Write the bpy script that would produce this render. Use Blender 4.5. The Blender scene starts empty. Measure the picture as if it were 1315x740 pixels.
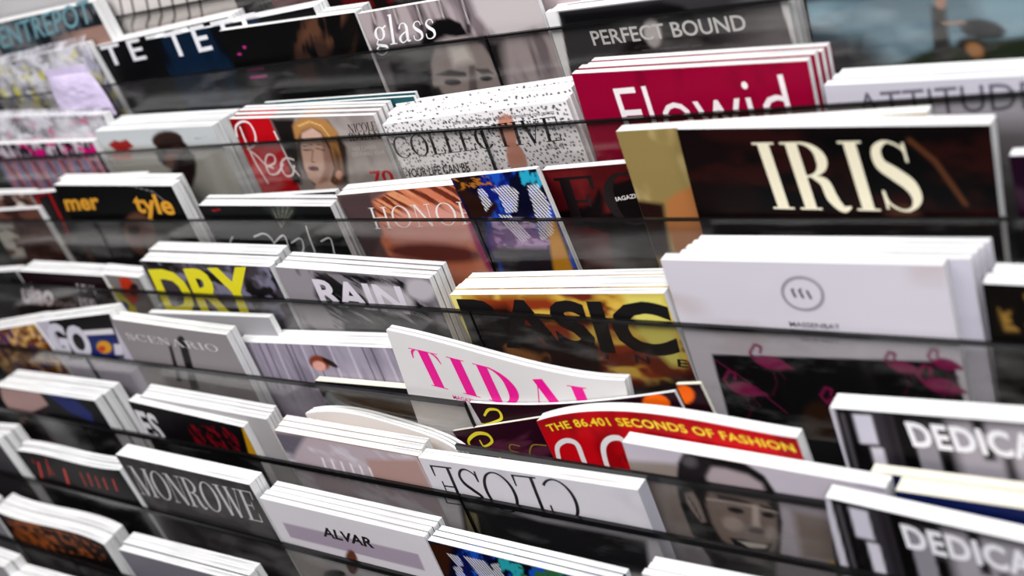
import bpy, bmesh, math, random
import numpy as np
from mathutils import Matrix, Vector

scene = bpy.context.scene
COL = scene.collection
F_PX, LIFT = 1500.0, 1.15

# ---------------------------------------------------------------- camera
cam_data = bpy.data.cameras.new('camera')
cam = bpy.data.objects.new('camera', cam_data)
COL.objects.link(cam)
cam_data.sensor_width = 36.0
cam_data.lens = F_PX * 36.0 / 1315.0
right = Vector((0.78530231, 0.52718054, -0.32462433))
down = Vector((0.03474083, -0.56103502, -0.82706274))
fwd = Vector((-0.618137, 0.63821657, -0.45889679))
M3 = Matrix((right, -down, -fwd)).transposed()
cam.matrix_world = Matrix.Translation(Vector((0.63665763, -0.64510816, 0.4925085 + LIFT))) @ M3.to_4x4()
cam_data.clip_start = 0.02
cam_data.dof.use_dof = True
cam_data.dof.focus_distance = 1.065
cam_data.dof.aperture_fstop = 3.0
scene.camera = cam

# ---------------------------------------------------------------- light and exposure
world = bpy.data.worlds.new('world'); scene.world = world
world.use_nodes = True
world.node_tree.nodes['Background'].inputs[0].default_value = (0.93, 0.95, 1.0, 1)
world.node_tree.nodes['Background'].inputs[1].default_value = 0.11
def area(name, loc, target, sx, sy, power, col=(1, 1, 1)):
    d = bpy.data.lights.new(name, 'AREA'); d.shape = 'RECTANGLE'; d.size = sx; d.size_y = sy
    d.energy = power; d.color = col
    o = bpy.data.objects.new(name, d); COL.objects.link(o)
    o.location = loc
    o.rotation_euler = (Vector(target) - Vector(loc)).to_track_quat('-Z', 'Y').to_euler()
area('ceiling_light', (0.1, -0.95, 3.0), (0, 0, LIFT), 2.6, 1.0, 74, (1.0, 0.985, 0.97))
area('ceiling_light.001', (1.6, -1.6, 2.9), (0.2, 0, LIFT), 1.4, 1.0, 30, (0.95, 0.97, 1.0))
scene.view_settings.view_transform = 'Standard'
scene.view_settings.look = 'None'
scene.view_settings.gamma = 1.0
scene.view_settings.use_curve_mapping = False
scene.view_settings.exposure = 0.0

# ---------------------------------------------------------------- materials
def lin(c):
    r = []
    for v in c[:3]:
        v = v / 255.0
        r.append(v / 12.92 if v <= 0.04045 else ((v + 0.055) / 1.055) ** 2.4)
    return r
def newmat(name):
    m = bpy.data.materials.new(name); m.use_nodes = True
    nt = m.node_tree; nt.nodes.clear()
    out = nt.nodes.new('ShaderNodeOutputMaterial')
    return m, nt, out
def principled(nt, out, rough=0.5, spec=0.5):
    p = nt.nodes.new('ShaderNodeBsdfPrincipled')
    p.inputs['Roughness'].default_value = rough
    p.inputs['Specular IOR Level'].default_value = spec
    nt.links.new(p.outputs[0], out.inputs[0])
    return p
def noise_node(nt, scale, detail=3.0, vec=None):
    n = nt.nodes.new('ShaderNodeTexNoise'); n.inputs['Scale'].default_value = scale
    n.inputs['Detail'].default_value = detail
    if vec is not None: nt.links.new(vec, n.inputs['Vector'])
    return n
def plain(name, rgb, rough=0.5, spec=0.5, bump=0.0, metallic=0.0, var=0.06, scale=60):
    m, nt, out = newmat(name); p = principled(nt, out, rough, spec)
    p.inputs['Metallic'].default_value = metallic
    tc = nt.nodes.new('ShaderNodeTexCoord')
    n = noise_node(nt, scale, 4, tc.outputs['Object'])
    r = nt.nodes.new('ShaderNodeValToRGB')
    a = lin(rgb)
    r.color_ramp.elements[0].position = 0.3; r.color_ramp.elements[1].position = 0.7
    r.color_ramp.elements[0].color = [c * (1 - var) for c in a] + [1]
    r.color_ramp.elements[1].color = [min(1, c * (1 + var)) for c in a] + [1]
    nt.links.new(n.outputs[0], r.inputs[0]); nt.links.new(r.outputs[0], p.inputs['Base Color'])
    if bump:
        b = nt.nodes.new('ShaderNodeBump'); b.inputs['Strength'].default_value = bump
        b.inputs['Distance'].default_value = 0.001
        nt.links.new(n.outputs[0], b.inputs['Height']); nt.links.new(b.outputs[0], p.inputs['Normal'])
    return m
def cover_material():
    m, nt, out = newmat('printed_cover'); p = principled(nt, out, 0.45, 0.08)
    a = nt.nodes.new('ShaderNodeAttribute'); a.attribute_name = 'print'
    nt.links.new(a.outputs['Color'], p.inputs['Base Color'])
    tc = nt.nodes.new('ShaderNodeTexCoord')
    n = noise_node(nt, 25, 2, tc.outputs['Object'])
    b = nt.nodes.new('ShaderNodeBump'); b.inputs['Strength'].default_value = 0.12; b.inputs['Distance'].default_value = 0.004
    nt.links.new(n.outputs[0], b.inputs['Height']); nt.links.new(b.outputs[0], p.inputs['Normal'])
    return m
def page_material(name, base=(0.9, 0.9, 0.9), dark=0.45, amount=0.6):
    # UV: x = metres along the edge, y = metres through the thickness; thin lines are the sheets
    m, nt, out = newmat(name); p = principled(nt, out, 0.75, 0.2)
    uv = nt.nodes.new('ShaderNodeUVMap')
    mp = nt.nodes.new('ShaderNodeMapping'); mp.inputs['Scale'].default_value = (4, 620, 1)
    nt.links.new(uv.outputs[0], mp.inputs[0])
    n = noise_node(nt, 1.0, 7, mp.outputs[0]); n.inputs['Roughness'].default_value = 0.65
    r = nt.nodes.new('ShaderNodeValToRGB')
    r.color_ramp.elements[0].position = 0.37; r.color_ramp.elements[1].position = 0.50
    r.color_ramp.elements[0].color = (base[0] * dark, base[1] * dark, base[2] * dark, 1)
    r.color_ramp.elements[1].color = (*base, 1)
    nt.links.new(n.outputs[0], r.inputs[0])
    mx = nt.nodes.new('ShaderNodeMix'); mx.data_type = 'RGBA'
    mx.inputs[0].default_value = amount
    mx.inputs[6].default_value = (*base, 1)
    nt.links.new(r.outputs[0], mx.inputs[7]); nt.links.new(mx.outputs[2], p.inputs['Base Color'])
    b = nt.nodes.new('ShaderNodeBump'); b.inputs['Strength'].default_value = 0.35; b.inputs['Distance'].default_value = 0.0006
    nt.links.new(n.outputs[0], b.inputs['Height']); nt.links.new(b.outputs[0], p.inputs['Normal'])
    return m
def acrylic_material():
    m, nt, out = newmat('smoked_acrylic')
    tr = nt.nodes.new('ShaderNodeBsdfTransparent'); tr.inputs[0].default_value = (0.905, 0.90, 0.89, 1)
    gl = nt.nodes.new('ShaderNodeBsdfGlossy'); gl.inputs['Roughness'].default_value = 0.16
    gl.inputs['Color'].default_value = (0.9, 0.9, 0.9, 1)
    lw = nt.nodes.new('ShaderNodeLayerWeight'); lw.inputs[0].default_value = 0.5
    pw = nt.nodes.new('ShaderNodeMath'); pw.operation = 'POWER'; pw.inputs[1].default_value = 4.0
    nt.links.new(lw.outputs['Facing'], pw.inputs[0])
    fr = nt.nodes.new('ShaderNodeMath'); fr.operation = 'MULTIPLY_ADD'; fr.inputs[1].default_value = 0.7; fr.inputs[2].default_value = 0.03
    nt.links.new(pw.outputs[0], fr.inputs[0])
    m1 = nt.nodes.new('ShaderNodeMixShader')
    nt.links.new(fr.outputs[0], m1.inputs[0]); nt.links.new(tr.outputs[0], m1.inputs[1]); nt.links.new(gl.outputs[0], m1.inputs[2])
    df = nt.nodes.new('ShaderNodeBsdfDiffuse'); df.inputs[0].default_value = (0.42, 0.41, 0.40, 1)
    tc = nt.nodes.new('ShaderNodeTexCoord')
    mp = nt.nodes.new('ShaderNodeMapping'); mp.inputs['Scale'].default_value = (9, 9, 34)
    nt.links.new(tc.outputs['Object'], mp.inputs[0])
    n = noise_node(nt, 1.0, 7, mp.outputs[0]); n.inputs['Roughness'].default_value = 0.62
    mr = nt.nodes.new('ShaderNodeMapRange')
    mr.inputs['From Min'].default_value = 0.50; mr.inputs['From Max'].default_value = 0.74
    mr.inputs['To Min'].default_value = 0.004; mr.inputs['To Max'].default_value = 0.15
    nt.links.new(n.outputs[0], mr.inputs['Value'])
    m2 = nt.nodes.new('ShaderNodeMixShader')
    nt.links.new(mr.outputs[0], m2.inputs[0]); nt.links.new(m1.outputs[0], m2.inputs[1]); nt.links.new(df.outputs[0], m2.inputs[2])
    nt.links.new(m2.outputs[0], out.inputs[0])
    return m
MAT_COVER = cover_material()
MAT_PAGES = page_material('page_edges', (0.87, 0.87, 0.875), 0.15, 0.85)
MAT_CREAM = page_material('cream_page_edges', (0.80, 0.76, 0.64), 0.55, 0.5)
MAT_ACRYLIC = acrylic_material()
MAT_EDGE = plain('polished_dark_edge', (13, 12, 13), 0.25, 0.5)
MAT_METAL = plain('black_powder_coat', (16, 16, 18), 0.5, 0.4, 0.1)
MAT_FLOOR = plain('grey_floor', (62, 60, 60), 0.5, 0.4, 0.1, scale=9)
MAT_WALL = plain('grey_wall', (150, 148, 146), 0.8, 0.2, 0.1, scale=20)
_ink = {}
def ink(c):
    c = tuple(c)
    if c not in _ink: _ink[c] = plain('ink_%d' % len(_ink), c, 0.45, 0.3, var=0.02, scale=200)
    return _ink[c]
def film_material():
    m, nt, out = newmat('clear_film')
    tr = nt.nodes.new('ShaderNodeBsdfTransparent'); tr.inputs[0].default_value = (0.9, 0.9, 0.92, 1)
    p = nt.nodes.new('ShaderNodeBsdfPrincipled'); p.inputs['Base Color'].default_value = (0.85, 0.83, 0.9, 1)
    p.inputs['Roughness'].default_value = 0.12
    tc = nt.nodes.new('ShaderNodeTexCoord'); n = noise_node(nt, 28, 5, tc.outputs['Object'])
    mr = nt.nodes.new('ShaderNodeMapRange'); mr.inputs['From Min'].default_value = 0.35; mr.inputs['From Max'].default_value = 0.6
    mr.inputs['To Min'].default_value = 0.08; mr.inputs['To Max'].default_value = 0.6
    nt.links.new(n.outputs[0], mr.inputs['Value'])
    b = nt.nodes.new('ShaderNodeBump'); b.inputs['Strength'].default_value = 0.8; b.inputs['Distance'].default_value = 0.006
    nt.links.new(n.outputs[0], b.inputs['Height']); nt.links.new(b.outputs[0], p.inputs['Normal'])
    m1 = nt.nodes.new('ShaderNodeMixShader')
    nt.links.new(mr.outputs[0], m1.inputs[0]); nt.links.new(tr.outputs[0], m1.inputs[1]); nt.links.new(p.outputs[0], m1.inputs[2])
    nt.links.new(m1.outputs[0], out.inputs[0])
    return m
MAT_FILM = film_material()

# ---------------------------------------------------------------- mesh helpers
def link(name, me, mat, parent=None, loc=(0, 0, 0)):
    o = bpy.data.objects.new(name, me); COL.objects.link(o)
    if mat: me.materials.append(mat)
    o.location = loc
    if parent is not None: o.parent = parent
    return o
def box_mesh(name, lo, hi, bevel=0.0):
    bm = bmesh.new(); bmesh.ops.create_cube(bm, size=1)
    for v in bm.verts:
        v.co = Vector([lo[i] + (v.co[i] + 0.5) * (hi[i] - lo[i]) for i in range(3)])
    if bevel: bmesh.ops.bevel(bm, geom=bm.edges[:], offset=bevel, segments=2, affect='EDGES', profile=0.6)
    me = bpy.data.meshes.new(name); bm.to_mesh(me); bm.free(); return me
def box(name, lo, hi, mat, parent=None, bevel=0.0):
    return link(name, box_mesh(name, lo, hi, bevel), mat, parent)

# ---------------------------------------------------------------- vector lettering
def arc(cx, cy, rx, ry, a0, a1, k, h, n=22):
    pts, ws = [], []
    for i in range(n + 1):
        a = math.radians(a0 + (a1 - a0) * i / n)
        w = h + (k - h) * abs(math.cos(a)) ** 1.6
        pts.append((cx + (rx - w / 2) * math.cos(a), cy + (ry - w / 2) * math.sin(a))); ws.append(w)
    return pts, ws
def spline(pts, ws, n=7):
    P = [np.array(p, float) for p in pts]; P = [2 * P[0] - P[1]] + P + [2 * P[-1] - P[-2]]
    W = [ws[0]] + list(ws) + [ws[-1]]; op, ow = [], []
    for i in range(1, len(P) - 2):
        for j in range(n):
            t = j / n
            a, b, c, d = P[i - 1], P[i], P[i + 1], P[i + 2]
            q = 0.5 * (2 * b + (c - a) * t + (2 * a - 5 * b + 4 * c - d) * t * t + (3 * b - a - 3 * c + d) * t ** 3)
            op.append(tuple(q)); ow.append(W[i] * (1 - t) + W[i + 1] * t)
    op.append(tuple(P[-2])); ow.append(W[-2])
    return op, ow
def glyph(ch, k, h):
    S = []
    sw = k / 2 + 0.085
    def V(x, y0=0, y1=1, w=k, s0=True, s1=True):
        S.append(([(x, y0), (x, y1)], [w, w]))
        if s0: S.append(([(x - w / 2 - 0.085, y0 + h / 2), (x + w / 2 + 0.085, y0 + h / 2)], [h, h]))
        if s1: S.append(([(x - w / 2 - 0.085, y1 - h / 2), (x + w / 2 + 0.085, y1 - h / 2)], [h, h]))
    def L(a, b, w): S.append(([a, b], [w, w]))
    def SF(x, y, r=0.13): L((x - r, y), (x + r, y), h)
    x0 = sw
    if ch == 'I': V(x0); return S, 2 * sw
    if ch in 'EFL':
        V(x0); R = x0 + 0.46
        if ch != 'L':
            L((x0, 1 - h / 2), (R, 1 - h / 2), h); S.append(([(R, 1), (R, 0.74)], [h * 1.6, h]))
            L((x0, 0.52), (R - 0.14, 0.52), h); L((R - 0.14, 0.64), (R - 0.14, 0.40), h)
        if ch != 'F':
            L((x0, h / 2), (R, h / 2), h); S.append(([(R, 0), (R, 0.28)], [h * 1.8, h]))
        return S, R + 0.02
    if ch == 'T':
        c = 0.38; V(c, s1=False); L((0.02, 1 - h / 2), (0.74, 1 - h / 2), h)
        for x, d in ((0.03, 1), (0.73, -1)):
            S.append(spline([(x, 0.72), (x + d * 0.05, 0.9), (x + d * 0.16, 0.985)], [h, h * 2.6, h]))
        return S, 0.76
    if ch == 'D':
        V(x0); S.append(arc(x0 + 0.08, 0.5, 0.56, 0.5, 90, -90, k, h)); L((x0, 1 - h / 2), (x0 + 0.1, 1 - h / 2), h); L((x0, h / 2), (x0 + 0.1, h / 2), h)
        return S, x0 + 0.66
    if ch in 'OQ':
        S.append(arc(0.42, 0.5, 0.42, 0.51, 0, 360, k, h, 40))
        if ch == 'Q': S.append(spline([(0.36, 0.12), (0.52, 0.05), (0.62, -0.16), (0.86, -0.18)], [h, k, k * .7, h]))
        return S, 0.84
    if ch in 'CG':
        S.append(arc(0.42, 0.5, 0.42, 0.51, 48, 318, k, h, 34)); L((0.72, 0.98), (0.72, 0.66), h * 1.4)
        if ch == 'G': V(0.66, 0, 0.45, s0=False)
        return S, 0.78
    if ch == 'H':
        V(x0); V(x0 + 0.56); L((x0, 0.52), (x0 + 0.56, 0.52), h); return S, 2 * sw + 0.56
    if ch == 'N':
        L((0.13, 0), (0.13, 1), h); SF(0.13, h / 2); SF(0.08, 1 - h / 2, 0.1); L((0.13 + k * .3, 1), (0.7, 0), k); L((0.7, 0), (0.7, 1), h); SF(0.7, 1 - h / 2)
        return S, 0.84
    if ch == 'M':
        L((0.13, 0), (0.13, 1), h); SF(0.13, h / 2); SF(0.08, 1 - h / 2, 0.1); L((0.13 + k * .3, 1), (0.46, 0), k); L((0.46, 0), (0.82, 1), h); V(0.84)
        return S, 0.84 + sw
    if ch in 'RPB':
        V(x0)
        L((x0, 1 - h / 2), (x0 + 0.16, 1 - h / 2), h); L((x0, 0.5), (x0 + 0.16, 0.5), h)
        S.append(arc(x0 + 0.14, 0.745, 0.36, 0.255, 90, -90, k * .95, h))
        if ch == 'R': S.append(spline([(x0 + 0.17, 0.5), (x0 + 0.35, 0.40), (x0 + 0.40, 0.18), (x0 + 0.52, 0.02), (x0 + 0.66, 0.05)], [h, k * .9, k, k * .6, h]))
        if ch == 'B': S.append(arc(x0 + 0.14, 0.26, 0.42, 0.26, 90, -90, k, h)); L((x0, h / 2), (x0 + 0.16, h / 2), h)
        return S, x0 + (0.64 if ch == 'R' else 0.56)
    if ch == 'S':
        S.append(spline([(0.50, 0.72), (0.48, 0.88), (0.28, 0.985), (0.10, 0.88), (0.10, 0.68), (0.28, 0.53), (0.45, 0.38), (0.50, 0.2), (0.40, 0.05), (0.24, 0.015), (0.07, 0.12), (0.03, 0.30)],
                        [h, h * 1.2, h, k * .7, k * .95, k * 1.1, k * 1.1, k * .8, h * 1.6, h, h * 1.2, h]))
        L((0.505, 0.97), (0.505, 0.70), h * 1.3); L((0.025, 0.03), (0.025, 0.30), h * 1.3)
        return S, 0.58
    if ch == 'A':
        L((0.10, 0), (0.40, 1), h); L((0.40, 1), (0.70, 0), k); L((0.18, 0.32), (0.58, 0.32), h); SF(0.10, h / 2); SF(0.70, h / 2, 0.16); return S, 0.84
    if ch == 'V':
        L((0.12, 1), (0.42, 0), k); L((0.42, 0), (0.70, 1), h); SF(0.12, 1 - h / 2, 0.15); SF(0.70, 1 - h / 2, 0.1); return S, 0.80
    if ch == 'W':
        L((0.12, 1), (0.36, 0), k); L((0.36, 0), (0.58, 1), h); L((0.54, 1), (0.78, 0), k); L((0.78, 0), (1.0, 1), h); SF(0.12, 1 - h / 2, 0.15); SF(0.56, 1 - h / 2, 0.12); SF(1.0, 1 - h / 2, 0.1); return S, 1.1
    if ch == 'U':
        S.append(([(x0, 1), (x0, 0.3)], [k, k])); SF(x0, 1 - h / 2, sw); S.append(arc(x0 + 0.27, 0.33, 0.27 + k / 2, 0.33, 180, 360, k, h)); L((x0 + 0.54, 0.3), (x0 + 0.54, 1), h); SF(x0 + 0.54, 1 - h / 2); return S, x0 + 0.68
    if ch == 'g':
        S.append(arc(0.24, 0.42, 0.22, 0.23, 0, 360, k, h, 24)); L((0.38, 0.58), (0.52, 0.66), k * .6)
        S.append(spline([(0.14, 0.22), (0.08, 0.08), (0.24, 0.02), (0.44, -0.04), (0.44, -0.2), (0.22, -0.3), (0.02, -0.2), (0.08, -0.04), (0.2, 0.01)], [h, k * .5, k * .9, k * .9, k * .5, h, h * 1.5, k * .5, h])); return S, 0.52
    if ch == 'l': V(0.14, 0, 1, s1=False); L((0.04, 0.97), (0.14, 0.985), h); return S, 0.28
    if ch == 'a':
        S.append(spline([(0.07, 0.48), (0.14, 0.62), (0.28, 0.64), (0.36, 0.5), (0.36, 0.2), (0.38, 0.06), (0.48, 0.06)], [k * .7, h, h, k, k, k * .8, h]))
        S.append(spline([(0.36, 0.38), (0.16, 0.28), (0.06, 0.15), (0.14, 0.02), (0.28, 0.06), (0.36, 0.16)], [h, h * 1.6, k * .9, h * 1.4, h, h])); return S, 0.50
    if ch == 's':
        S.append(spline([(0.33, 0.5), (0.28, 0.62), (0.14, 0.62), (0.07, 0.5), (0.16, 0.38), (0.32, 0.26), (0.34, 0.1), (0.2, 0.02), (0.06, 0.06), (0.03, 0.2)], [h, h, h, k * .7, k, k, k * .7, h, h, h])); return S, 0.40
    return [], 0.35
def stroke_faces(pts, ws, V, F):
    pts = [np.array(p, float) for p in pts]; n = len(pts); base = len(V); lay = (sum(1 for _ in F) % 7919) * 0.00025
    for i in range(n):
        d = pts[min(i + 1, n - 1)] - pts[max(i - 1, 0)]; l = np.hypot(*d) or 1; nrm = np.array([-d[1], d[0]]) / l
        V.append((*(pts[i] + nrm * ws[i] / 2), lay)); V.append((*(pts[i] - nrm * ws[i] / 2), lay))
    for i in range(n - 1):
        a = base + 2 * i; F.append((a, a + 1, a + 3, a + 2))
def serif_shape(txt, k, h, track):
    V, F, x = [], [], 0.0
    for ch in txt:
        S, adv = glyph(ch, k, h)
        for p, w in S: stroke_faces([(q[0] + x, q[1]) for q in p], w, V, F)
        x += adv + track
    return np.array(V), F, x - track
_cap = {}
def font_shape(txt, offset, spacing=1.0):
    def conv(t):
        c = bpy.data.curves.new('lettering', 'FONT'); c.body = t; c.offset = offset; c.space_character = spacing
        c.resolution_u = 3
        o = bpy.data.objects.new('tmp', c); COL.objects.link(o)
        dg = bpy.context.evaluated_depsgraph_get(); dg.update()
        me = o.evaluated_get(dg).to_mesh()
        V = np.array([v.co[:2] for v in me.vertices]); F = [tuple(p.vertices) for p in me.polygons]
        o.evaluated_get(dg).to_mesh_clear(); bpy.data.objects.remove(o); bpy.data.curves.remove(c)
        return V, F
    if offset not in _cap: _cap[offset] = conv('H')[0][:, 1].max()
    V, F = conv(txt)
    V = V / _cap[offset]; V[:, 0] -= V[:, 0].min()
    return V, F, V[:, 0].max()

# ---------------------------------------------------------------- cover printing (albedo only, in millimetres on the sheet)
def vnoise(x, y, seed):
    rs = np.random.RandomState(seed); G = rs.rand(64, 64)
    xi = np.floor(x).astype(int); yi = np.floor(y).astype(int); fx = x - xi; fy = y - yi
    fx = fx * fx * (3 - 2 * fx); fy = fy * fy * (3 - 2 * fy)
    g = lambda a, b: G[a % 64, b % 64]
    return (g(xi, yi) * (1 - fx) + g(xi + 1, yi) * fx) * (1 - fy) + (g(xi, yi + 1) * (1 - fx) + g(xi + 1, yi + 1) * fx) * fy
def fbm(x, y, seed): return 0.55 * vnoise(x, y, seed) + 0.3 * vnoise(x * 2.1, y * 2.1, seed + 1) + 0.15 * vnoise(x * 4.3, y * 4.3, seed + 2)
def seg_dist(X, Y, a, b):
    dx, dy = b[0] - a[0], b[1] - a[1]; L2 = dx * dx + dy * dy + 1e-9
    t = np.clip(((X - a[0]) * dx + (Y - a[1]) * dy) / L2, 0, 1)
    return np.hypot(X - a[0] - t * dx, Y - a[1] - t * dy)
def poly_mask(X, Y, P, soft):
    inside = np.zeros(X.shape, bool); d = np.full(X.shape, 1e9); n = len(P)
    for i in range(n):
        a, b = P[i], P[(i + 1) % n]
        d = np.minimum(d, seg_dist(X, Y, a, b))
        cond = ((a[1] > Y) != (b[1] > Y))
        xi = (b[0] - a[0]) * (Y - a[1]) / ((b[1] - a[1]) if abs(b[1] - a[1]) > 1e-9 else 1e-9) + a[0]
        inside ^= (cond & (X < xi))
    sd = np.where(inside, d, -d)
    return np.clip(sd / soft + 0.5, 0, 1)
def paint(ops, X, Y, base):
    C = np.empty(X.shape + (3,)); C[:] = lin(base)
    def mix(m, c): C[:] = C * (1 - m[..., None]) + np.array(c) * m[..., None]
    for op in ops:
        k = op[0]
        if k == 'poly': mix(poly_mask(X, Y, op[2], op[3]), lin(op[1]))
        elif k == 'line':
            d = np.full(X.shape, 1e9)
            for a, b in zip(op[2][:-1], op[2][1:]): d = np.minimum(d, seg_dist(X, Y, a, b))
            mix(np.clip((op[3] / 2 - d) / op[4] + 0.5, 0, 1), lin(op[1]))
        elif k == 'noise':          # colour, (sx, sy) mm, lo, hi, seed, angle, mask polygon
            _, c, (sx, sy), lo, hi, seed, ang, msk = op
            ca, sa = math.cos(math.radians(ang)), math.sin(math.radians(ang))
            v = fbm((X * ca + Y * sa) / sx + 7, (-X * sa + Y * ca) / sy + 7, seed)
            m = np.clip((v - lo) / (hi - lo), 0, 1)
            if msk: m = m * poly_mask(X, Y, msk, 3)
            mix(m, lin(c))
        elif k == 'stripes':        # colour, period mm, duty, angle, soft, mask
            _, c, per, duty, ang, soft, msk = op
            ca, sa = math.cos(math.radians(ang)), math.sin(math.radians(ang))
            u = ((X * ca + Y * sa) / per) % 1.0
            m = np.clip((duty / 2 - abs(u - 0.5)) * per / soft + 0.5, 0, 1)
            if msk: m = m * poly_mask(X, Y, msk, soft)
            mix(m, lin(c))
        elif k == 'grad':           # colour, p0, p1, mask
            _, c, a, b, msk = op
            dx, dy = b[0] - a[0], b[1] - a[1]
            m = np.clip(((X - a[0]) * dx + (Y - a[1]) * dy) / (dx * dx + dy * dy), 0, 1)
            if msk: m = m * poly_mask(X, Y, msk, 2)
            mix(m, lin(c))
        elif k == 'dots':           # colour, seed, count, rmin, rmax, (w, h)
            _, c, seed, cnt, r0, r1, (w, hh) = op
            rs = random.Random(seed); m = np.zeros(X.shape)
            st = math.sqrt(w * hh / cnt); nx = int(w / st)
            for _i in range(cnt):
                cx, cy = (_i % nx + rs.uniform(0.05, 0.95)) * st, (_i // nx + rs.uniform(0.05, 0.95)) * st
                r, a = rs.uniform(r0, r1), rs.uniform(0, 3.14)
                s = (abs(X[0] - cx) < 4); t_ = (abs(Y[:, 0] - cy) < 4)
                sub = np.ix_(t_, s); xx, yy = X[sub] - cx, Y[sub] - cy
                e = np.hypot((xx * math.cos(a) + yy * math.sin(a)) / 1.35, -xx * math.sin(a) + yy * math.cos(a))
                m[sub] = np.maximum(m[sub], np.clip((r - e) / 0.5 + 0.5, 0, 1))
            mix(m, lin(c))
    return C ** 1.16

# ---------------------------------------------------------------- magazines
def bow_fn(bow, W):
    if not bow: return lambda s, t: s * 0
    xs = [b[0] for b in bow]; ys = [b[1] for b in bow]
    cf = np.polyfit(xs, ys, min(len(xs) - 1, 4))
    return lambda s, t: np.polyval(cf, np.clip(s / W, 0, 1)) * np.clip(1 - t / 110.0, 0, 1) ** 1.3
def arch_fn(arch, W):
    g = bow_fn(arch, W)
    return lambda s, t: g(s, t * 0) * np.clip(1 - t / 150.0, 0, 1)
def grid_mesh(name, X, Yd, Z, colors=None):
    r, c = X.shape
    co = np.stack([X, Yd, Z], -1).reshape(-1, 3)
    i = np.arange(r * c).reshape(r, c)
    q = np.stack([i[:-1, :-1], i[1:, :-1], i[1:, 1:], i[:-1, 1:]], -1).reshape(-1, 4)
    me = bpy.data.meshes.new(name)
    me.vertices.add(len(co)); me.vertices.foreach_set('co', co.ravel())
    me.loops.add(q.size); me.loops.foreach_set('vertex_index', q.ravel().astype(np.int32))
    me.polygons.add(len(q)); me.polygons.foreach_set('loop_start', np.arange(0, q.size, 4, dtype=np.int32))
    me.update(calc_edges=True)
    me.polygons.foreach_set('use_smooth', np.ones(len(q), bool))
    if colors is not None:
        a = me.color_attributes.new('print', 'FLOAT_COLOR', 'POINT')
        a.data.foreach_set('color', np.concatenate([colors.reshape(-1, 3), np.ones((len(co), 1))], 1).ravel().astype(np.float32))
    return me
def page_block_mesh(W, H, T, bf, af, seed):
    # local mm: s 0..W, thickness 0..T behind the cover; slightly uneven trimmed top
    n = 26 if W > 60 else 10
    rs = random.Random(seed)
    nt_ = max(2, int(T / 2.5))
    V, F, UV = [], [], []
    xs = [W * i / n for i in range(n + 1)]; ys = [0.12 + (T - 0.24) * j / nt_ for j in range(nt_ + 1)]
    lv = [rs.uniform(-0.35, 0.0) for _ in ys]; lv[0] = lv[-1] = 0
    rx = [rs.uniform(-0.5, 0.0) for _ in ys]
    top = {}; bot = {}
    for j, y in enumerate(ys):
        for i, x in enumerate(xs):
            o = float(bf(np.array(x), np.array(0.0)))
            xx = x + (rx[j] if i == n else 0)
            top[i, j] = len(V); V.append((xx, o + y, lv[j] + float(af(np.array(x), np.array(0.0)))))
            bot[i, j] = len(V); V.append((xx, y, -H))
    mid = {}
    rowsT = [0.0, 35.0, 80.0, 110.0]
    def quad(a, b, c, d, uv): F.append((a, b, c, d)); UV.append(uv)
    for i in range(n):
        for j in range(nt_):
            quad(top[i, j], top[i + 1, j], top[i + 1, j + 1], top[i, j + 1], [(xs[i], ys[j]), (xs[i + 1], ys[j]), (xs[i + 1], ys[j + 1]), (xs[i], ys[j + 1])])
            quad(bot[i, j], bot[i, j + 1], bot[i + 1, j + 1], bot[i + 1, j], [(xs[i], ys[j]), (xs[i], ys[j + 1]), (xs[i + 1], ys[j + 1]), (xs[i + 1], ys[j])])
    # curved sides built in levels so the bow follows the sheet
    def ring(x, j, lvl):
        t = rowsT[lvl]
        y = ys[j]; o = float(bf(np.array(x), np.array(t)))
        key = (round(x, 3), j, lvl)
        if key not in mid: mid[key] = len(V); V.append((x + (rx[j] if abs(x - W) < 1e-6 else 0), o + y, (-t if lvl else lv[j]) + float(af(np.array(x), np.array(t)))))
        return mid[key]
    L = len(rowsT)
    for j in (0, nt_):
        for i in range(n):
            for l in range(L):
                a, b = ring(xs[i], j, l), ring(xs[i + 1], j, l)
                if l < L - 1: c, d = ring(xs[i + 1], j, l + 1), ring(xs[i], j, l + 1)
                else: c, d = bot[i + 1, j], bot[i, j]
                f = (a, d, c, b) if j == 0 else (a, b, c, d)
                quad(*f, [(0, 0)] * 4)
    for xi in (0, n):
        x = xs[xi]
        for j in range(nt_):
            for l in range(L):
                a, b = ring(x, j, l), ring(x, j + 1, l)
                t0 = rowsT[l]
                if l < L - 1: c, d = ring(x, j + 1, l + 1), ring(x, j, l + 1); t1 = rowsT[l + 1]
                else: c, d = bot[xi, j + 1], bot[xi, j]; t1 = H
                f = (a, d, c, b) if xi == n else (a, b, c, d)
                uv = [(t0, ys[j]), (t1, ys[j]), (t1, ys[j + 1]), (t0, ys[j + 1])] if xi == n else [(t0, ys[j]), (t0, ys[j + 1]), (t1, ys[j + 1]), (t1, ys[j])]
                quad(*f, uv)
    me = bpy.data.meshes.new('page_block')
    me.from_pydata([(v[0] / 1000, v[1] / 1000, v[2] / 1000) for v in V], [], F)
    uvl = me.uv_layers.new(name='UVMap')
    flat = [c / 1000 for uv in UV for p in uv for c in p]
    uvl.data.foreach_set('uv', flat)
    return me
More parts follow.
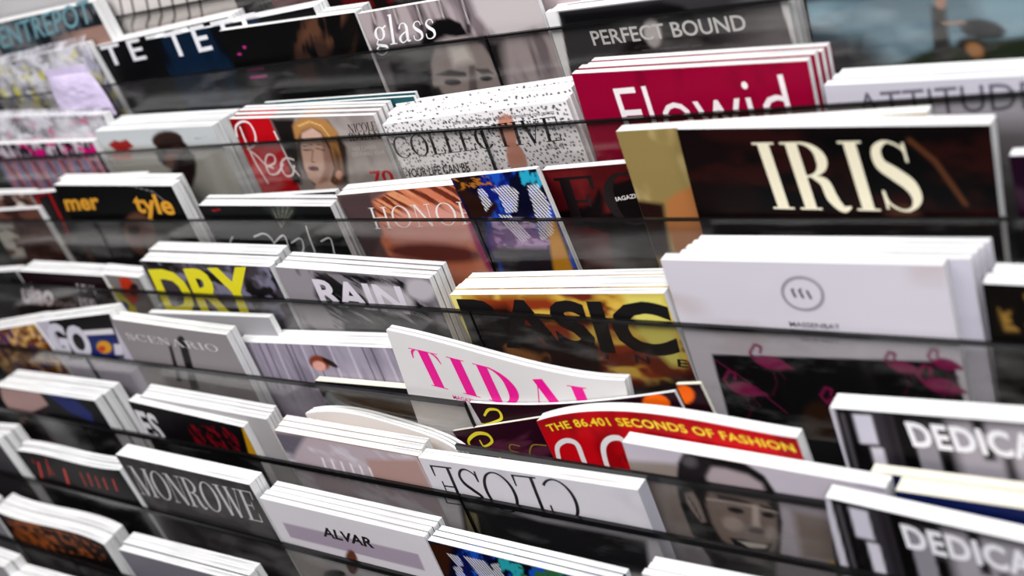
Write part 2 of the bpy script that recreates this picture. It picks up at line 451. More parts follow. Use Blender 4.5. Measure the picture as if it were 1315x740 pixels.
def build_magazine(d):
    """One copy: Empty > page_block, front_cover (> lettering), back_cover, spine."""
    W, H, T = d['W'], d['H'], d['T']
    root = bpy.data.objects.new(d.get('name', 'magazine'), None); COL.objects.link(root)
    root.empty_display_size = 0.02
    root.location = (d['x'], d['y'], d['z'] + LIFT); root.rotation_euler = (0, d['rot'], 0)
    bf = bow_fn(d.get('bow'), W); af = arch_fn(d.get('arch'), W)
    link('page_block', page_block_mesh(W, H, T, bf, af, d['seed']), MAT_CREAM if d.get('cream') else MAT_PAGES, root)
    res = d.get('res', 1.6); vis = min(H, d.get('vis', 140.0))
    s = np.linspace(0, W, int(W / res) + 2); t = np.concatenate([np.linspace(0, vis, int(vis / res) + 2), [H]])
    X, Y = np.meshgrid(s, t)
    C = paint(d.get('art', []), X, Y, d['base'])
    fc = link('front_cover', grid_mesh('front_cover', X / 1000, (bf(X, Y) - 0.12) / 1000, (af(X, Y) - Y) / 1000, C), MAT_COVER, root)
    s2 = np.linspace(W, 0, 24); t2 = np.array([0, 35, 80, 110, H]); X2, Y2 = np.meshgrid(s2, t2)
    bc = d.get('back', d['base']); C2 = np.empty(X2.shape + (3,)); C2[:] = lin(bc)
    link('back_cover', grid_mesh('back_cover', X2 / 1000, (bf(X2, Y2) + T + 0.02) / 1000, (af(X2, Y2) - Y2) / 1000, C2), MAT_COVER, root)
    sx = W + 0.15 if d.get('spine_right') else -0.15
    ys = np.array([T + 0.02, -0.12]) if not d.get('spine_right') else np.array([-0.12, T + 0.02])
    YY, TT = np.meshgrid(ys, t2)
    C3 = np.empty(YY.shape + (3,)); C3[:] = lin(d.get('spine', bc))
    o = bf(np.full(YY.shape, W if d.get('spine_right') else 0.0), TT)
    link('spine', grid_mesh('spine', np.full(YY.shape, sx / 1000), (YY + o) / 1000, (af(np.full(YY.shape, W if d.get('spine_right') else 0.0), TT) - TT) / 1000, C3), MAT_COVER, root)
    if d.get('wrap'):
        s3 = np.linspace(-4, W + 4, 60); t3 = np.linspace(-7, min(H, 210), 70); X3, Y3 = np.meshgrid(s3, t3)
        bump = fbm(X3 / 26 + 5, Y3 / 18 + 5, d['seed']) * 7 + fbm(X3 / 9 + 5, Y3 / 9 + 5, d['seed'] + 9) * 2.5
        fold = np.where(Y3 < 0, -Y3 * 0.9, 0)
        link('plastic_wrap', grid_mesh('plastic_wrap', X3 / 1000, (-0.6 - bump * 0.75 + fold) / 1000, (-Y3 + bump * (Y3 < 8) * 0.6) / 1000), MAT_FILM, root)
    for tx in d.get('text', []):
        style, txt, P0, P1, P2, col = tx[:6]
        if style == 'serif': V, F, w = serif_shape(txt, tx[6], tx[7], tx[8])
        elif style == 'stroke':
            V, F = [], []
            for pts, wd in txt:
                p, ww = spline(pts, wd if isinstance(wd, (list, tuple)) else [wd] * len(pts)); stroke_faces(p, ww, V, F)
            V = np.array(V); w = 1
        else: V, F, w = font_shape(txt, tx[6] if len(tx) > 6 else 0.0, tx[7] if len(tx) > 7 else 1.0)
        if style == 'stroke': S_, T_ = V[:, 0], V[:, 1]
        else:
            S_ = P0[0] + V[:, 0] / w * (P1[0] - P0[0]) + V[:, 1] * (P2[0] - P0[0])
            T_ = P0[1] + V[:, 0] / w * (P1[1] - P0[1]) + V[:, 1] * (P2[1] - P0[1])
        yy = bf(S_, T_) - 0.32 - (V[:, 2] if V.shape[1] > 2 else 0); T_ = T_ - af(S_, T_)
        me = bpy.data.meshes.new('lettering')
        me.from_pydata([(a / 1000, b / 1000, -c / 1000) for a, b, c in zip(S_, yy, T_)], [], F)
        lo = link('lettering', me, ink(col), fc)
    return root
def copy_tree(o, parent=None):
    c = o.copy(); COL.objects.link(c)
    if parent is not None: c.parent = parent
    for ch in o.children:
        if ch.name.startswith('lettering'): continue      # the copies show only their tops
        copy_tree(ch, c)
    return c
ORD = ['front', 'second', 'third', 'fourth', 'fifth', 'sixth', 'seventh']
def stack(d):
    n = d.get('n', 1); rs = random.Random(d['seed'])
    root = build_magazine(d)
    root['label'] = d['label']; root['category'] = d.get('cat', 'magazine')
    if n > 1: root['group'] = d['group']
    for j in range(1, n):
        f = j / (n - 1) if n > 1 else 0
        c = copy_tree(root)
        base = Vector(root.location)
        c.location = base + Vector(((d['dx'] * f + rs.uniform(-0.8, 0.8)) / 1000, j * (d['pitch']) / 1000, d.get('dz', 0) * f / 1000 + rs.uniform(-0.9, 1.3) / 1000 * (1 if f < 1 else .4)))
        c['label'] = '%s copy behind the %s' % (ORD[j], d['short'])
        c['category'] = d.get('cat', 'magazine'); c['group'] = d['group']
    return root

DATA = [
    {'x': -0.9688, 'y': 0.203, 'z': 0.3454, 'rot': 0.0274, 'W': 291.87, 'H': 292.01, 'T': 8.0, 'n': 1, 'pitch': 8.0, 'dx': 0.0, 'label': 'pale blurred magazine at the very top left corner of the rack', 'short': 'pale magazine at the top left', 'group': '', 'base': (190, 188, 190), 'seed': 3, 'dz': 0.0, 'art': [], 'text': []},
    {'x': -0.6553, 'y': 0.203, 'z': 0.2983, 'rot': 0.025, 'W': 291.24, 'H': 245.66, 'T': 8.0, 'n': 1, 'pitch': 8.0, 'dx': 0.0, 'label': 'magazine with a zebra-striped cover at the top, above the black serif-lettered magazine', 'short': 'zebra-striped magazine', 'group': '', 'base': (214, 208, 206), 'seed': 4, 'dz': 0.0, 'art': [('line', (28, 26, 28), [(41.6, -7.6), (24.3, 30.7), (7.7, 43.6), (1.6, 80.8)], 3.4, 1.0), ('line', (28, 26, 28), [(63.4, -5.2), (46.6, 32.8), (30.4, 45.6), (24.7, 82.5)], 3.4, 1.0), ('line', (28, 26, 28), [(90.4, -2.3), (74.4, 35.3), (58.7, 48.0), (53.5, 84.5)], 3.4, 1.0), ('line', (28, 26, 28), [(112.7, 0.1), (97.3, 37.4), (82.0, 50.0), (77.1, 86.2)], 3.4, 1.0), ('line', (28, 26, 28), [(136.0, 2.6), (121.2, 39.6), (106.3, 52.1), (101.8, 88.0)], 3.4, 1.0), ('line', (28, 26, 28), [(161.4, 5.4), (147.3, 42.0), (132.8, 54.4), (128.8, 89.9)], 3.4, 1.0), ('line', (28, 26, 28), [(182.5, 7.6), (168.9, 44.0), (154.8, 56.3), (151.1, 91.5)], 3.4, 1.0)], 'text': [], 'res': 2},
    {'x': -0.4216, 'y': 0.203, 'z': 0.292, 'rot': 0.0238, 'W': 132.75, 'H': 243.43, 'T': 9.0, 'n': 1, 'pitch': 9.0, 'dx': 0.0, 'label': 'dark red magazine at the top edge beside the zebra-striped one', 'short': 'dark red magazine at the top', 'group': '', 'base': (120, 50, 60), 'seed': 5, 'dz': 0.0, 'art': [], 'text': [], 'res': 3},
    {'x': -0.287, 'y': 0.203, 'z': 0.2801, 'rot': -0.0197, 'W': 136.41, 'H': 234.69, 'T': 9.0, 'n': 1, 'pitch': 9.0, 'dx': 0.0, 'label': 'black and red magazine at the top edge, behind the grey portrait magazine', 'short': 'black and red magazine at the top', 'group': '', 'base': (34, 16, 20), 'seed': 6, 'dz': 0.0, 'art': [('noise', (120, 20, 30), (25, 15), 0.5, 0.6, 4, 0, None)], 'text': [], 'res': 3},
    {'x': -0.1131, 'y': 0.203, 'z': 0.2771, 'rot': 0.0343, 'W': 175.77, 'H': 225.73, 'T': 9.0, 'n': 1, 'pitch': 9.0, 'dx': 0.0, 'label': 'pale magazine at the top edge above the black-framed magazine', 'short': 'pale magazine at the top edge', 'group': '', 'base': (190, 180, 184), 'seed': 7, 'dz': 0.0, 'art': [], 'text': [], 'res': 3},
    {'x': -0.89, 'y': 0.176, 'z': 0.2947, 'rot': -0.0073, 'W': 252.61, 'H': 316.14, 'T': 19.0, 'n': 1, 'pitch': 19.0, 'dx': 0.0, 'label': 'grey-blue magazine with teal capital lettering in the top left corner', 'short': 'grey-blue magazine with teal lettering', 'group': '', 'base': (74, 84, 92), 'seed': 8, 'dz': 0.0, 'art': [('noise', (120, 120, 122), (24, 14), 0.45, 0.65, 5, 0, None), ('noise', (30, 36, 42), (20, 30), 0.5, 0.62, 8, 0, None), ('grad', (160, 130, 120), (110.8, 42.5), (133.6, 77.7), [(103.3, 30.7), (264.3, 28.5), (222.8, 97.0), (61.9, 93.7)])], 'text': [('sans', 'ENTREPOT', (9.8, 33.8), (235.7, 23.0), (22.3, 6.0), (108, 150, 162), 0.01, 1.0)], 'res': 2},
    {'x': -0.9268, 'y': 0.162, 'z': 0.2422, 'rot': -0.043, 'W': 260.71, 'H': 263.85, 'T': 9.0, 'n': 1, 'pitch': 9.0, 'dx': 0.0, 'label': 'plastic-wrapped magazine with yellow and white print in the left bay', 'short': 'yellow and white wrapped magazine', 'group': '', 'base': (120, 118, 124), 'seed': 9, 'dz': 0.0, 'art': [('noise', (40, 38, 44), (12, 8), 0.5, 0.55, 9, 0, None), ('noise', (222, 214, 30), (16, 12), 0.55, 0.6, 12, 0, None), ('noise', (240, 240, 244), (14, 9), 0.55, 0.62, 15, 0, None), ('noise', (30, 50, 120), (20, 10), 0.62, 0.66, 19, 0, None)], 'text': [], 'res': 2, 'wrap': 1},
    {'x': -0.6764, 'y': 0.17, 'z': 0.2445, 'rot': -0.0318, 'W': 271.82, 'H': 266.03, 'T': 25.0, 'n': 1, 'pitch': 25.0, 'dx': 0.0, 'label': 'black magazine with thin white capitals, left of the dark blue magazine', 'short': 'black magazine with white capitals', 'group': '', 'base': (10, 10, 13), 'seed': 10, 'dz': 0.0, 'art': [], 'text': [('sans', 'TETE', (13.7, 27.1), (194.8, 26.8), (18.0, 1.3), (225, 225, 230), 0.012, 1.35)], 'back': (150, 20, 70)},
    {'x': -0.5396, 'y': 0.162, 'z': 0.2453, 'rot': -0.0203, 'W': 278.52, 'H': 266.72, 'T': 21.54, 'n': 1, 'pitch': 21.54, 'dx': 0.0, 'label': 'dark blue magazine with white capitals between two black magazines', 'short': 'dark blue magazine with white capitals', 'group': '', 'base': (13, 36, 60), 'seed': 11, 'dz': 0.0, 'art': [('noise', (8, 12, 20), (40, 60), 0.5, 0.62, 7, 0, None), ('poly', (8, 10, 16), [(197.4, -10.7), (301.9, -4.1), (265.7, 95.7), (158.8, 85.4)], 1.5)], 'text': [('sans', 'TETE', (19.0, 25.9), (187.7, 22.7), (23.0, -3.9), (230, 230, 235), 0.014, 1.35)]},
    {'x': -0.4069, 'y': 0.153, 'z': 0.2446, 'rot': 0.0145, 'W': 207.97, 'H': 263.02, 'T': 12.97, 'n': 2, 'pitch': 13.77, 'dx': -2.07, 'label': 'black magazine with a dim brown portrait, left of the grey portrait magazine', 'short': 'black magazine with dim brown portrait', 'group': 'copies of the dim brown portrait magazine', 'base': (12, 11, 13), 'seed': 12, 'dz': 0.0, 'art': [('poly', (96, 66, 50), [(184.3, 37.9), (165.6, 51.4), (144.0, 59.9), (123.7, 61.5), (109.1, 55.6), (103.7, 43.3), (108.3, 27.4), (122.0, 11.3), (141.4, -1.8), (162.6, -9.3), (181.6, -10.0), (194.9, -4.1), (200.2, 7.3), (196.5, 22.2)], 12), ('poly', (60, 42, 36), [(153.8, 48.9), (144.9, 59.6), (131.8, 68.0), (117.1, 72.2), (103.8, 71.3), (94.6, 65.4), (91.5, 55.7), (95.1, 44.3), (104.6, 33.5), (117.9, 25.5), (132.3, 21.7), (145.1, 22.9), (153.8, 28.6), (156.9, 37.9)], 10), ('poly', (20, 15, 15), [(185.5, 38.4), (167.4, 54.0), (150.0, 65.9), (137.0, 71.4), (131.4, 69.1), (134.5, 59.5), (145.4, 44.8), (161.6, 28.2), (179.7, 13.0), (196.1, 2.3), (207.9, -2.3), (212.9, -0.1), (210.5, 8.6), (200.8, 22.2)], 8), ('poly', (170, 150, 130), [(-6.1, 65.2), (-10.9, 74.1), (-17.2, 81.5), (-23.8, 85.8), (-29.5, 86.2), (-32.9, 82.5), (-33.5, 75.5), (-31.1, 66.6), (-26.2, 57.7), (-19.9, 50.5), (-13.3, 46.4), (-7.9, 46.2), (-4.5, 49.8), (-3.9, 56.6)], 6), ('noise', (14, 12, 14), (14, 40), 0.5, 0.6, 3, 20, None), ('line', (196, 60, 150), [(27.7, 21.6), (30.7, 21.0)], 2.4, 1.0), ('line', (196, 60, 150), [(13.9, 28.7), (18.2, 28.1)], 2.2, 1.0), ('line', (180, 60, 140), [(17.4, 47.5), (43.8, 46.7)], 3, 1.0), ('line', (180, 60, 140), [(16.7, 56.9), (43.2, 55.9)], 3, 1.0)], 'text': []},
    {'x': -0.1958, 'y': 0.153, 'z': 0.2396, 'rot': -0.009, 'W': 214.7, 'H': 261.0, 'T': 6, 'n': 1, 'pitch': 5.0, 'dx': 0.0, 'label': 'grey magazine with a dark-haired portrait and white lowercase serif title', 'short': 'grey portrait magazine with white lowercase title', 'group': '', 'base': (176, 164, 166), 'seed': 13, 'dz': 0.0, 'art': [('noise', (130, 118, 122), (12, 60), 0.4, 0.6, 4, 0, None), ('line', (92, 80, 84), [(21.4, -21.2), (20.2, 4.2), (14.0, 19.7)], 5.5, 4), ('line', (210, 200, 200), [(22.6, -19.5), (18.1, 12.0)], 1.6, 2), ('line', (112, 100, 104), [(49.5, -17.3), (48.7, 7.8), (42.7, 23.1)], 5.5, 4), ('line', (210, 200, 200), [(50.7, -15.6), (46.7, 15.5)], 1.6, 2), ('line', (60, 52, 56), [(78.7, -13.2), (78.2, 11.5), (72.6, 26.6)], 5.5, 4), ('line', (210, 200, 200), [(79.8, -11.5), (76.3, 19.1)], 1.6, 2), ('line', (84, 74, 78), [(106.1, -9.4), (105.9, 15.0), (100.7, 29.9)], 5.5, 4), ('line', (210, 200, 200), [(107.2, -7.7), (104.2, 22.5)], 1.6, 2), ('line', (54, 48, 52), [(132.8, -5.7), (132.8, 18.4), (127.9, 33.2)], 5.5, 4), ('line', (210, 200, 200), [(133.9, -4.1), (131.3, 25.9)], 1.6, 2), ('line', (96, 86, 90), [(160.4, -1.9), (160.7, 21.9), (156.1, 36.5)], 5.5, 4), ('line', (210, 200, 200), [(161.5, -0.2), (159.3, 29.3)], 1.6, 2), ('line', (60, 52, 56), [(178.9, 0.7), (179.4, 24.3), (175.1, 38.7)], 5.5, 4), ('line', (210, 200, 200), [(180.0, 2.3), (178.1, 31.6)], 1.6, 2), ('poly', (196, 188, 190), [(143.2, -4.3), (217.1, -3.9), (218.6, 36.5), (158.2, 44.4), (143.4, 19.7)], 8), ('poly', (36, 32, 34), [(-26.6, 32.4), (69.2, 34.7), (161.4, 45.2), (140.6, 115.6), (-38.6, 102.1)], 14), ('poly', (96, 90, 94), [(-2.3, 49.3), (15.8, 49.7), (4.9, 105.4), (-16.6, 103.8)], 6), ('poly', (18, 16, 18), [(62.1, 42.1), (79.1, 25.1), (94.5, 17.5), (110.7, 17.9), (122.1, 24.5), (125.2, 36.4), (111.4, 36.9), (100.0, 33.5), (86.8, 36.7), (73.1, 46.1), (68.0, 64.8), (62.1, 83.9), (44.0, 85.2), (48.2, 62.9)], 3), ('poly', (158, 146, 144), [(83.9, 39.1), (102.1, 35.8), (125.2, 38.5), (138.4, 47.9), (143.2, 64.2), (142.0, 93.7), (127.4, 109.0), (69.5, 104.5), (58.8, 83.6), (68.0, 59.3)], 4), ('poly', (214, 206, 202), [(96.0, 41.8), (118.6, 42.5), (119.4, 61.8), (95.0, 64.7)], 10), ('poly', (46, 40, 42), [(68.0, 71.8), (86.8, 68.1), (106.2, 72.7), (105.1, 77.2), (83.7, 74.7)], 2.5), ('poly', (46, 40, 42), [(118.7, 70.4), (134.1, 71.9), (138.8, 77.2), (124.4, 76.3)], 2.5), ('poly', (28, 24, 26), [(96.2, 81.9), (94.5, 83.2), (91.1, 84.0), (86.6, 84.3), (81.9, 83.9), (77.9, 82.9), (75.5, 81.5), (75.1, 80.0), (76.9, 78.7), (80.3, 77.9), (84.8, 77.7), (89.5, 78.1), (93.4, 79.1), (95.8, 80.5)], 2), ('poly', (34, 30, 32), [(134.8, 81.6), (133.6, 82.7), (131.2, 83.4), (128.0, 83.7), (124.7, 83.4), (122.0, 82.6), (120.4, 81.5), (120.2, 80.3), (121.4, 79.2), (123.9, 78.5), (127.0, 78.3), (130.3, 78.6), (133.0, 79.3), (134.6, 80.4)], 2), ('poly', (108, 98, 98), [(113.3, 66.6), (119.5, 67.2), (112.0, 93.9), (100.6, 92.9)], 3), ('poly', (26, 24, 26), [(45.4, 82.4), (65.4, 84.2), (73.5, 110.5), (29.5, 107.2)], 5)], 'text': [('serif', 'glass', (6.5, 35.4), (87.2, 35.5), (16.4, 5.3), (238, 236, 238), 0.11, 0.035, 0.08)]},
    {'x': 0.011, 'y': 0.172, 'z': 0.2375, 'rot': -0.0143, 'W': 37.84, 'H': 258.96, 'T': 7.0, 'n': 1, 'pitch': 7.0, 'dx': 0.0, 'label': 'grey strip of a magazine beside the black-framed magazine', 'short': 'grey magazine strip', 'group': '', 'base': (186, 172, 176), 'seed': 14, 'dz': 0.0, 'art': [], 'text': [], 'res': 2},
    {'x': 0.0229, 'y': 0.153, 'z': 0.2152, 'rot': 0.0117, 'W': 222.52, 'H': 234.03, 'T': 6.75, 'n': 3, 'pitch': 7.55, 'dx': 1.81, 'label': 'white-framed grey magazine with white capital title and dark-haired portrait', 'short': 'white-framed grey magazine', 'group': 'copies of the white-framed grey magazine', 'base': (226, 224, 226), 'seed': 15, 'dz': 0.0, 'art': [('poly', (62, 60, 63), [(13.9, 0.8), (215.1, -0.9), (222.0, 85.3), (0.6, 101.4)], 1.5), ('grad', (120, 116, 118), (167.8, 20.6), (203.8, 37.3), [(13.9, 0.8), (215.1, -0.9), (222.0, 85.3), (0.6, 101.4)]), ('poly', (20, 19, 21), [(14.4, 1.5), (116.2, 3.0), (119.8, 15.5), (14.4, 15.3)], 8), ('poly', (20, 18, 20), [(141.9, 22.9), (137.7, 31.0), (128.3, 37.5), (115.4, 41.3), (101.6, 41.4), (89.6, 37.8), (82.0, 31.1), (80.5, 22.8), (85.3, 14.6), (95.3, 8.1), (108.3, 4.7), (121.8, 4.9), (133.1, 8.6), (140.3, 15.0)], 5), ('poly', (24, 22, 24), [(149.8, 47.0), (143.6, 55.4), (130.7, 61.7), (113.5, 64.4), (95.1, 63.0), (79.6, 57.7), (70.1, 49.3), (68.8, 39.8), (75.8, 31.2), (89.6, 25.2), (107.0, 22.9), (124.8, 24.7), (139.4, 30.1), (148.2, 38.0)], 8), ('poly', (190, 184, 184), [(108.0, 27.8), (106.8, 33.7), (104.2, 38.7), (100.7, 41.6), (97.0, 42.0), (93.8, 39.7), (91.8, 35.2), (91.4, 29.4), (92.7, 23.4), (95.3, 18.5), (98.8, 15.7), (102.5, 15.3), (105.6, 17.6), (107.6, 22.1)], 4)], 'text': [('sans', 'PERFECT BOUND', (39.6, 34.4), (184.7, 34.1), (39.2, 21.3), (214, 212, 212), 0.012, 1.0), ('sans', 'second most needed issue', (85.2, 44.1), (142.0, 44.2), (85.3, 41.3), (90, 86, 88), 0.0, 1.0)]},
    {'x': 0.2609, 'y': 0.153, 'z': 0.2093, 'rot': 0.0431, 'W': 239.73, 'H': 220.58, 'T': 12.0, 'n': 1, 'pitch': 12.0, 'dx': 0.0, 'label': 'blue-grey beach scene magazine behind the white magazine at top right', 'short': 'blue beach scene magazine', 'group': '', 'base': (158, 186, 200), 'seed': 16, 'dz': 0.0, 'art': [('noise', (196, 212, 220), (60, 40), 0.5, 0.7, 4, 0, None), ('noise', (120, 148, 164), (50, 24), 0.5, 0.7, 9, 0, None), ('poly', (30, 40, 48), [(-7.9, 36.9), (39.5, 46.2), (59.4, 72.5), (21.7, 83.9), (-8.5, 76.1)], 20), ('poly', (46, 58, 34), [(50.8, 70.8), (89.8, 56.6), (153.8, 51.0), (160.2, 107.2), (43.1, 104.4)], 4), ('poly', (52, 48, 46), [(91.2, 24.4), (100.9, 25.2), (101.2, 63.3), (88.7, 66.4)], 3), ('poly', (200, 160, 140), [(101.8, 21.8), (101.2, 24.2), (99.9, 26.2), (98.3, 27.2), (96.6, 27.0), (95.2, 25.8), (94.4, 23.7), (94.3, 21.2), (95.0, 18.7), (96.3, 16.8), (97.9, 15.8), (99.5, 15.9), (100.9, 17.2), (101.7, 19.3)], 3), ('poly', (48, 50, 52), [(139.7, 47.9), (137.5, 50.7), (132.8, 52.4), (126.3, 52.5), (119.5, 50.9), (113.6, 48.1), (109.9, 44.5), (109.1, 40.9), (111.4, 38.0), (116.2, 36.5), (122.7, 36.4), (129.5, 38.0), (135.2, 40.8), (138.8, 44.3)], 3), ('poly', (60, 52, 46), [(128.2, 59.9), (126.4, 62.6), (122.6, 64.2), (117.8, 64.4), (112.7, 63.1), (108.5, 60.6), (105.9, 57.4), (105.6, 54.0), (107.5, 51.3), (111.3, 49.7), (116.2, 49.6), (121.2, 50.9), (125.3, 53.4), (127.8, 56.6)], 3), ('poly', (190, 140, 90), [(123.0, 63.3), (121.3, 64.9), (118.8, 65.4), (116.2, 64.7), (113.9, 63.0), (112.3, 60.5), (111.9, 57.9), (112.6, 55.5), (114.4, 54.0), (116.8, 53.5), (119.4, 54.2), (121.7, 55.9), (123.2, 58.3), (123.7, 61.0)], 3), ('line', (190, 160, 140), [(99.5, 38.0), (111.4, 37.7)], 3, 1.0)], 'text': [], 'res': 2.4, 'vis': 190},
    {'x': -0.9127, 'y': 0.118, 'z': 0.1882, 'rot': 0.046, 'W': 271.91, 'H': 264.22, 'T': 12.0, 'n': 1, 'pitch': 12.0, 'dx': 0.0, 'label': 'grey and white wrapped magazine in the left bay, second tier', 'short': 'grey and white wrapped magazine', 'group': '', 'base': (96, 92, 98), 'seed': 17, 'dz': 0.0, 'art': [('noise', (60, 56, 62), (10, 14), 0.5, 0.56, 3, 0, None), ('noise', (230, 228, 232), (20, 9), 0.5, 0.6, 5, 0, None), ('noise', (200, 30, 120), (18, 8), 0.62, 0.66, 8, 0, None)], 'text': [], 'res': 2.4, 'wrap': 1},
    {'x': -0.9142, 'y': 0.103, 'z': 0.1558, 'rot': 0.0288, 'W': 246.32, 'H': 237.06, 'T': 10.0, 'n': 1, 'pitch': 10.0, 'dx': 0.0, 'label': 'wrapped magazine with dark magenta and pale pink print in the left bay', 'short': 'dark magenta wrapped magazine', 'group': '', 'base': (42, 12, 34), 'seed': 18, 'dz': 0.0, 'art': [('noise', (200, 190, 200), (5, 12), 0.52, 0.56, 3, 0, [(-5.7, -2.5), (267.6, -1.7), (253.3, 24.1), (-31.8, 23.9)]), ('noise', (206, 20, 130), (20, 12), 0.58, 0.62, 8, 0, None), ('poly', (210, 150, 170), [(8.7, 24.2), (247.6, 23.0), (229.9, 87.4), (-56.8, 92.1)], 1.5), ('stripes', (120, 150, 190), 22, 0.4, 10, 3, [(6.3, 26.6), (245.8, 25.2), (229.9, 87.4), (-56.8, 92.1)]), ('stripes', (150, 60, 70), 33, 0.25, -12, 3, [(6.3, 26.6), (245.8, 25.2), (229.9, 87.4), (-56.8, 92.1)])], 'text': [], 'res': 2.4},
    {'x': -0.6514, 'y': 0.103, 'z': 0.1619, 'rot': 0.0241, 'W': 225.29, 'H': 244.78, 'T': 13.2, 'n': 3, 'pitch': 14.0, 'dx': 5.34, 'label': 'pale grey magazine showing red lips and a head of curly brown hair', 'short': 'pale grey magazine with red lips', 'group': 'copies of the pale grey magazine with red lips', 'base': (196, 200, 202), 'seed': 19, 'dz': 0.0, 'art': [('poly', (176, 174, 168), [(-20.0, 22.2), (247.0, 23.8), (226.7, 97.8), (-50.3, 101.1)], 8), ('poly', (150, 36, 30), [(14.4, 18.6), (32.1, 12.6), (41.4, 15.0), (56.3, 12.2), (64.5, 21.8), (45.7, 27.8), (25.2, 27.4)], 2.5), ('poly', (196, 120, 108), [(12.3, 29.3), (55.8, 29.1), (45.3, 38.5), (10.2, 38.0)], 4), ('poly', (56, 32, 24), [(163.0, 15.9), (156.5, 21.0), (145.7, 25.0), (132.4, 27.1), (119.5, 26.8), (109.4, 24.2), (104.3, 19.8), (105.3, 14.4), (112.1, 9.3), (123.3, 5.3), (136.6, 3.4), (149.2, 3.8), (158.9, 6.4), (163.8, 10.7)], 4), ('poly', (44, 26, 22), [(157.3, 39.6), (144.8, 47.1), (129.8, 51.6), (115.1, 52.1), (104.0, 48.4), (98.6, 41.4), (100.2, 32.4), (108.3, 23.3), (121.2, 15.9), (136.2, 11.8), (150.3, 11.5), (161.0, 15.2), (166.2, 22.0), (164.9, 30.7)], 5), ('poly', (120, 84, 76), [(156.5, 42.9), (147.9, 49.6), (136.7, 54.4), (125.3, 56.3), (115.8, 55.0), (110.4, 50.5), (110.0, 44.0), (114.8, 36.6), (123.8, 30.0), (135.0, 25.3), (146.3, 23.6), (155.4, 25.1), (160.6, 29.4), (161.1, 35.7)], 4), ('poly', (40, 20, 20), [(155.2, 61.5), (140.6, 74.7), (124.4, 84.8), (109.9, 89.9), (100.2, 88.6), (97.4, 81.2), (102.1, 69.3), (113.2, 55.5), (128.2, 42.5), (144.1, 32.9), (157.8, 28.5), (166.8, 29.9), (169.6, 36.9), (165.5, 48.1)], 5), ('line', (150, 160, 170), [(185.2, 14.5), (208.3, 13.1)], 1, 1.0)], 'text': [], 'res': 1.8},
